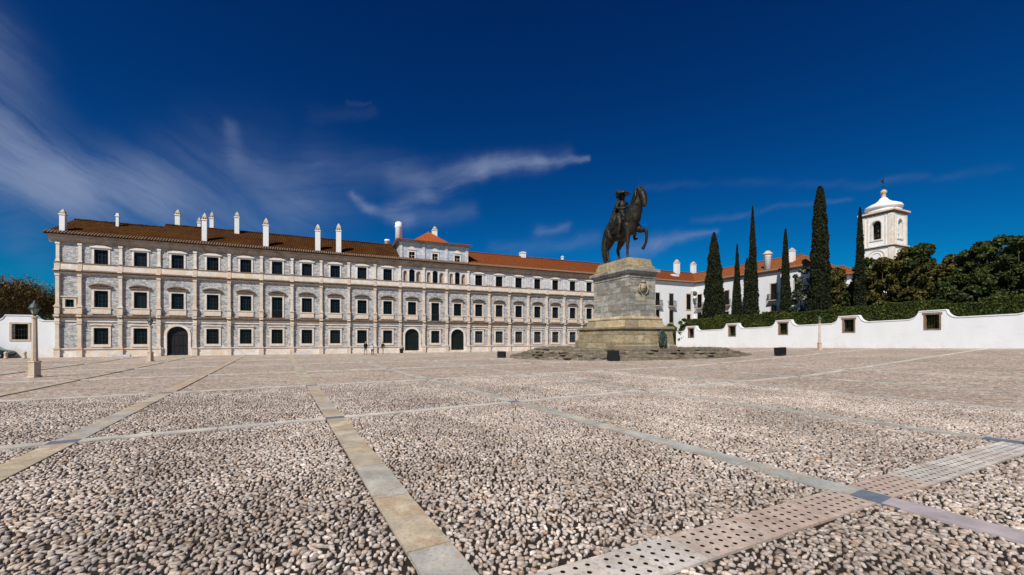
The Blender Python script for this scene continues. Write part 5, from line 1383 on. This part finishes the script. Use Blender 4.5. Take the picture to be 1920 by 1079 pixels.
for s in (-1, 1):
    w.add([(-1.05,s*.818,.93),(.80,s*.818,.93),(.55,s*.70,1.22),(.25,s*.655,1.35),(-.45,s*.655,1.37),(-.85,s*.68,1.28)], [(0,1,2,3,4,5)] if s < 0 else [(5,4,3,2,1,0)])
w.add([(1.18,-.70,.92),(1.18,.70,.92),(.42,.56,1.40),(.42,-.56,1.40)], [(0,1,2,3)]); w.add([(-1.52,-.68,.95),(-1.52,.68,.95),(-1.02,.55,1.34),(-1.02,-.55,1.34)], [(3,2,1,0)])
w.build('windows', M['glass'], car)
for x in (-1.25, 1.25):
    for s in (-1, 1):
        t_ = MB(); r_ = .31
        t_.add([(x+r_*math.cos(2*math.pi*k/20), s*.70, .31+r_*math.sin(2*math.pi*k/20)) for k in range(20)]+[(x+r_*math.cos(2*math.pi*k/20), s*.86, .31+r_*math.sin(2*math.pi*k/20)) for k in range(20)], [(k,(k+1)%20,20+(k+1)%20,20+k) for k in range(20)]+[tuple(range(20)), tuple(range(39,19,-1))])
        o = t_.build('wheel', M['rubber'], car)
        t_ = MB(); t_.add([(x+.19*math.cos(2*math.pi*k/16), s*.865, .31+.19*math.sin(2*math.pi*k/16)) for k in range(16)]+[(x, s*.885, .31)], [(k,(k+1)%16,16) for k in range(16)]); t_.build('rim', M['chrome'], o)
for s in (-1, 1):
    t_ = MB(); t_.sphere((1.84, s*.55, .62), (.09,.13,.08), 10, 6); t_.build('headlight', M['chrome'], car, True)
    t_ = MB(); t_.sphere((-1.87, s*.60, .70), (.06,.11,.09), 10, 6); t_.build('tail_light', M['lens_red'], car, True)
t_ = MB(); t_.sphere((.62,-.90,.97), (.07,.09,.06), 8, 6); t_.sphere((.62,.90,.97), (.07,.09,.06), 8, 6); t_.build('mirrors', M['car_paint'], car, True)

# ------------------------------------------------------------------ people
def person(x, y, rz, H_, label, top, bottom, hair, step=.18, bend=0.0, bag=None, hat=False):
    t = empty('person', (x, y, gz(x, y)), rz); tag(t, label, 'person'); s = H_/1.72
    t.scale = (s, s, s)
    lean = bend
    sh = Vector((lean*.35, 0, 1.40-lean*.1)); hp = Vector((0,0,.93)); hd = Vector((lean*.5+.02, 0, 1.60-lean*.15))
    b = MB(); ex = MB()
    b.chain([((0,-.08,.93),.105), ((0,.08,.93),.105)]); b.chain([((0,0,.95),.125), ((lean*.15,0,1.12),.12), ((lean*.3,0,1.30),.145)])
    b.chain([((sh.x,-.15,sh.z),.065), ((sh.x,.15,sh.z),.065)]); b.chain([((sh.x,0,sh.z),.06), ((hd.x-.01,0,hd.z-.10),.05)])
    b.sphere(tuple(hd), (.088,.072,.112), 14, 10); b.caps((hd.x+.085,0,hd.z-.005), (hd.x+.095,0,hd.z-.022), .012, .016); b.sphere((hd.x+.075,0,hd.z-.055), (.02,.028,.010), 8, 5)
    for q_ in (-1, 1):
        b.sphere((hd.x, q_*.073, hd.z), (.018,.012,.03), 6, 5); b.sphere((hd.x+.078, q_*.028, hd.z+.012), .010, 6, 5)
        f = step*q_
        b.chain([((0,q_*.09,.90),.095), ((f*.6+.03,q_*.095,.50),.062), ((f*1.0-.02,q_*.095,.10),.040)]); b.chain([((f-.04,q_*.095,.05),.042), ((f+.14,q_*.10,.035),.032)])
        a = -f*1.1; el = Vector((sh.x-.02+a*.4, q_*.245, 1.14)); wrst = Vector((sh.x+.08+a, q_*.25, .90))
        b.chain([((sh.x,q_*.185,sh.z-.01),.052), (tuple(el),.042), (tuple(wrst),.028)])
        hand(ex, tuple(wrst), (wrst-el), (1,0,0), .95, .4)
    remeshed(b, 'body', M['skin'], t, .014, 2, extra=ex)
    b = MB(); b.chain([((0,-.06,.90),.125), ((0,.06,.90),.125)]); b.chain([((0,0,.95),.145), ((lean*.15,0,1.12),.14), ((lean*.3,0,1.28),.162)]); b.chain([((sh.x,-.15,sh.z-.01),.078), ((sh.x,.15,sh.z-.01),.078)])
    for q_ in (-1, 1):
        a = -step*q_*1.1; b.chain([((sh.x,q_*.185,sh.z-.01),.066), ((sh.x-.02+a*.4,q_*.245,1.14),.056), ((sh.x+.06+a*.9,q_*.25,.94),.044)])
    remeshed(b, 'jacket', top, t, .016, 2)
    b = MB(); b.chain([((0,-.07,.90),.118), ((0,.07,.90),.118)])
    for q_ in (-1, 1):
        f = step*q_; b.chain([((0,q_*.09,.88),.108), ((f*.6+.03,q_*.095,.50),.076), ((f-.02,q_*.095,.12),.055)])
    remeshed(b, 'trousers', bottom, t, .016, 2)
    for q_ in (-1, 1):
        f = step*q_; c = MB(); c.chain([((f-.05,q_*.095,.048),.050), ((f+.15,q_*.10,.036),.038)]); remeshed(c, 'shoe', M['black_cloth'], t, .014, 1)
    b = MB(); b.sphere((hd.x-.022,0,hd.z+.03), (.092,.082,.105), 12, 9); remeshed(b, 'hair', hair, t, .014, 1)
person(-18.6, 51.5, 2.4, 1.68, 'person in a black jacket and beige trousers walking by the palace wall', M['black_cloth'], M['beige_cloth'], M['blond_hair'], .14)
person(-17.45, 50.7, 2.0, 1.38, 'short person in a pale grey top and dark trousers between the other two walkers', M['grey_cloth'], M['dark_jeans'], M['hair'], .16, .25)
person(-17.2, 54.0, 1.2, 1.62, 'person in a black jacket and light trousers at the right of the three walkers', M['black_cloth'], M['beige_cloth'], M['hair'], .10)

# ------------------------------------------------------------------ sky, sun, camera
EL = R(47); hx, hy = -.40, -.917
sdir = Vector((hx*math.cos(EL), hy*math.cos(EL), math.sin(EL))).normalized()
sun = bpy.data.lights.new('sun', 'SUN'); sun.energy = 5.0; sun.angle = R(.5); sun.color = (1.0, .955, .885)
so = bpy.data.objects.new('sun', sun); COL.objects.link(so); so.rotation_euler = sdir.to_track_quat('Z', 'Y').to_euler()
w = bpy.data.worlds.new('World'); scene.world = w; w.use_nodes = True; nt = w.node_tree
bg = nt.nodes['Background']; bg.inputs[1].default_value = .10
sky = nt.nodes.new('ShaderNodeTexSky'); sky.sky_type = 'NISHITA'; sky.sun_disc = False; sky.sun_elevation = EL
sky.sun_rotation = math.atan2(sdir.x, sdir.y); sky.altitude = 400; sky.air_density = 1.0; sky.dust_density = .2; sky.ozone_density = 3.0
tcw = nt.nodes.new('ShaderNodeTexCoord'); sx = nt.nodes.new('ShaderNodeSeparateXYZ'); nt.links.new(tcw.outputs['Generated'], sx.inputs[0])
az = mth(nt, 'ARCTAN2', sx.outputs[0], sx.outputs[1]); el = mth(nt, 'ARCSINE', sx.outputs[2])
# warp
cmb = nt.nodes.new('ShaderNodeCombineXYZ'); nt.links.new(az, cmb.inputs[0]); nt.links.new(el, cmb.inputs[1])
wn_ = nt.nodes.new('ShaderNodeTexNoise'); wn_.inputs['Scale'].default_value = 6.0; wn_.inputs['Detail'].default_value = 8; wn_.inputs['Roughness'].default_value = .6; nt.links.new(cmb.outputs[0], wn_.inputs['Vector'])
wsub = N(nt, 'ShaderNodeVectorMath', operation='MULTIPLY_ADD'); nt.links.new(wn_.outputs['Color'], wsub.inputs[0]); wsub.inputs[1].default_value = (.06,.06,0); nt.links.new(cmb.outputs[0], wsub.inputs[2])
wofs = N(nt, 'ShaderNodeVectorMath', operation='SUBTRACT'); nt.links.new(wsub.outputs[0], wofs.inputs[0]); wofs.inputs[1].default_value = (.03,.03,0)
def ae(px, py):
    X, Z = (px-960)/760, (636-py)/760; return math.atan2(X, 1), math.atan2(Z, math.hypot(X, 1))
def stroke(p, q, wa, wb, s, soft=1.0):
    """soft band between two sky directions, width wa -> wb (radians)"""
    a, b = ae(*p), ae(*q); d = (b[0]-a[0], b[1]-a[1]); L2 = d[0]**2+d[1]**2
    v = N(nt, 'ShaderNodeVectorMath', operation='SUBTRACT'); nt.links.new(wofs.outputs[0], v.inputs[0]); v.inputs[1].default_value = (a[0], a[1], 0)
    dt = N(nt, 'ShaderNodeVectorMath', operation='DOT_PRODUCT'); nt.links.new(v.outputs[0], dt.inputs[0]); dt.inputs[1].default_value = (d[0]/L2, d[1]/L2, 0)
    t = mth(nt, 'MULTIPLY', dt.outputs['Value'], 1.0, clamp=True)
    pr = N(nt, 'ShaderNodeVectorMath', operation='SCALE'); pr.inputs[0].default_value = (d[0], d[1], 0); nt.links.new(t, pr.inputs['Scale'])
    ds = N(nt, 'ShaderNodeVectorMath', operation='DISTANCE'); nt.links.new(v.outputs[0], ds.inputs[0]); nt.links.new(pr.outputs[0], ds.inputs[1])
    wd_ = mth(nt, 'MULTIPLY_ADD', t, wb-wa, wa)
    r = mth(nt, 'DIVIDE', ds.outputs['Value'], wd_)
    e = mth(nt, 'EXPONENT', mth(nt, 'MULTIPLY', mth(nt, 'MULTIPLY', r, r), -1.4*soft))
    return mth(nt, 'MULTIPLY', e, s), a, b
def streaks(angle, sc, lo, hi):
    mp = nt.nodes.new('ShaderNodeMapping'); mp.inputs['Rotation'].default_value = (0,0,-angle); 
    mp2 = nt.nodes.new('ShaderNodeMapping'); mp2.inputs['Scale'].default_value = (sc*.30, sc*1.9, 1)
    nt.links.new(wofs.outputs[0], mp.inputs[0]); nt.links.new(mp.outputs[0], mp2.inputs[0])
    return ramp(nt, noise(nt, mp2.outputs[0], 6.0, 7, .62, .25), [(lo, (0,)*3), (hi, (1,)*3)])
groups = [
 (R(-30), 2.2, .30, .75, [((-60,60),(20,250),.055,.05,.40), ((10,250),(160,335),.05,.05,.42), ((-60,285),(120,345),.045,.05,.95), ((110,342),(270,368),.05,.055,.85), ((280,340),(400,310),.07,.08,.16), ((310,390),(560,400),.07,.07,.26)]),
 (R(10), 2.0, .30, .80, [((430,235),(440,300),.014,.022,.30), ((440,300),(540,350),.03,.05,.14), ((500,330),(650,390),.09,.06,.16), ((600,300),(780,330),.05,.04,.16), ((1105,296),(1010,302),.006,.012,.70), ((1020,300),(900,325),.012,.018,.60), ((905,322),(800,360),.018,.024,.52), ((800,360),(735,395),.026,.020,.50), ((1060,290),(860,318),.020,.026,.18), ((665,362),(700,400),.008,.012,.60), ((695,398),(760,412),.012,.02,.55), ((760,410),(880,395),.03,.02,.20), ((740,330),(1000,300),.035,.02,.25)]),
 (R(22), 2.4, .35, .80, [((1335,437),(1230,455),.006,.016,.50), ((1235,455),(1185,470),.018,.03,.38), ((1010,432),(1060,425),.014,.010,.32), ((930,470),(1110,450),.02,.02,.20), ((1300,415),(1600,370),.007,.006,.12), ((1660,330),(1730,322),.006,.007,.10), ((1200,345),(1900,315),.010,.008,.06), ((650,185),(695,182),.006,.004,.10), ((590,215),(700,200),.02,.012,.05), ((60,470),(0,400),.03,.04,.15)])]
tot = None
for ang_, sc, lo, hi, sts in groups:
    acc = None
    for s_ in sts:
        v_, _, _ = stroke(*s_)
        acc = v_ if acc is None else mth(nt, 'ADD', acc, v_)
    st_ = streaks(ang_, sc, lo, hi)
    v_ = mth(nt, 'MULTIPLY', acc, mth(nt, 'MULTIPLY_ADD', st_, 1.05, .16))
    tot = v_ if tot is None else mth(nt, 'ADD', tot, v_)
tot = mth(nt, 'SUBTRACT', 1.0, mth(nt, 'EXPONENT', mth(nt, 'MULTIPLY', tot, -1.15)))
# polarised deep blue: tint of the physical sky
sk = mixc(nt, 1.0, sky.outputs[0], (.05, .52, .88), 'MULTIPLY')
sep = nt.nodes.new('ShaderNodeSeparateColor'); nt.links.new(sk, sep.inputs[0])
cmb2 = nt.nodes.new('ShaderNodeCombineColor')
nt.links.new(mth(nt, 'MULTIPLY', sep.outputs[0], .10), cmb2.inputs[0])
nt.links.new(mth(nt, 'MULTIPLY', mth(nt, 'POWER', sep.outputs[1], 1.64), .360), cmb2.inputs[1])
nt.links.new(mth(nt, 'MULTIPLY', mth(nt, 'POWER', sep.outputs[2], 1.37), .345), cmb2.inputs[2])
cl_ = mixc(nt, tot, cmb2.outputs[0], (2.1, 2.7, 4.15))
nt.links.new(cl_, bg.inputs[0])

cam = bpy.data.cameras.new('camera'); cam.lens = 760/1920*36; cam.sensor_width = 36; cam.shift_y = (636-539.5)/1920
cam.clip_end = 5000; cam.clip_start = .05
co = bpy.data.objects.new('camera', cam); COL.objects.link(co); co.location = (0, 0, 2.0); co.rotation_euler = (R(90), 0, 0)
scene.camera = co
vs_ = scene.view_settings; vs_.view_transform = 'Standard'; vs_.look = 'None'; vs_.exposure = .12; vs_.gamma = 1
scene.cycles.max_bounces = 6; scene.cycles.diffuse_bounces = 3
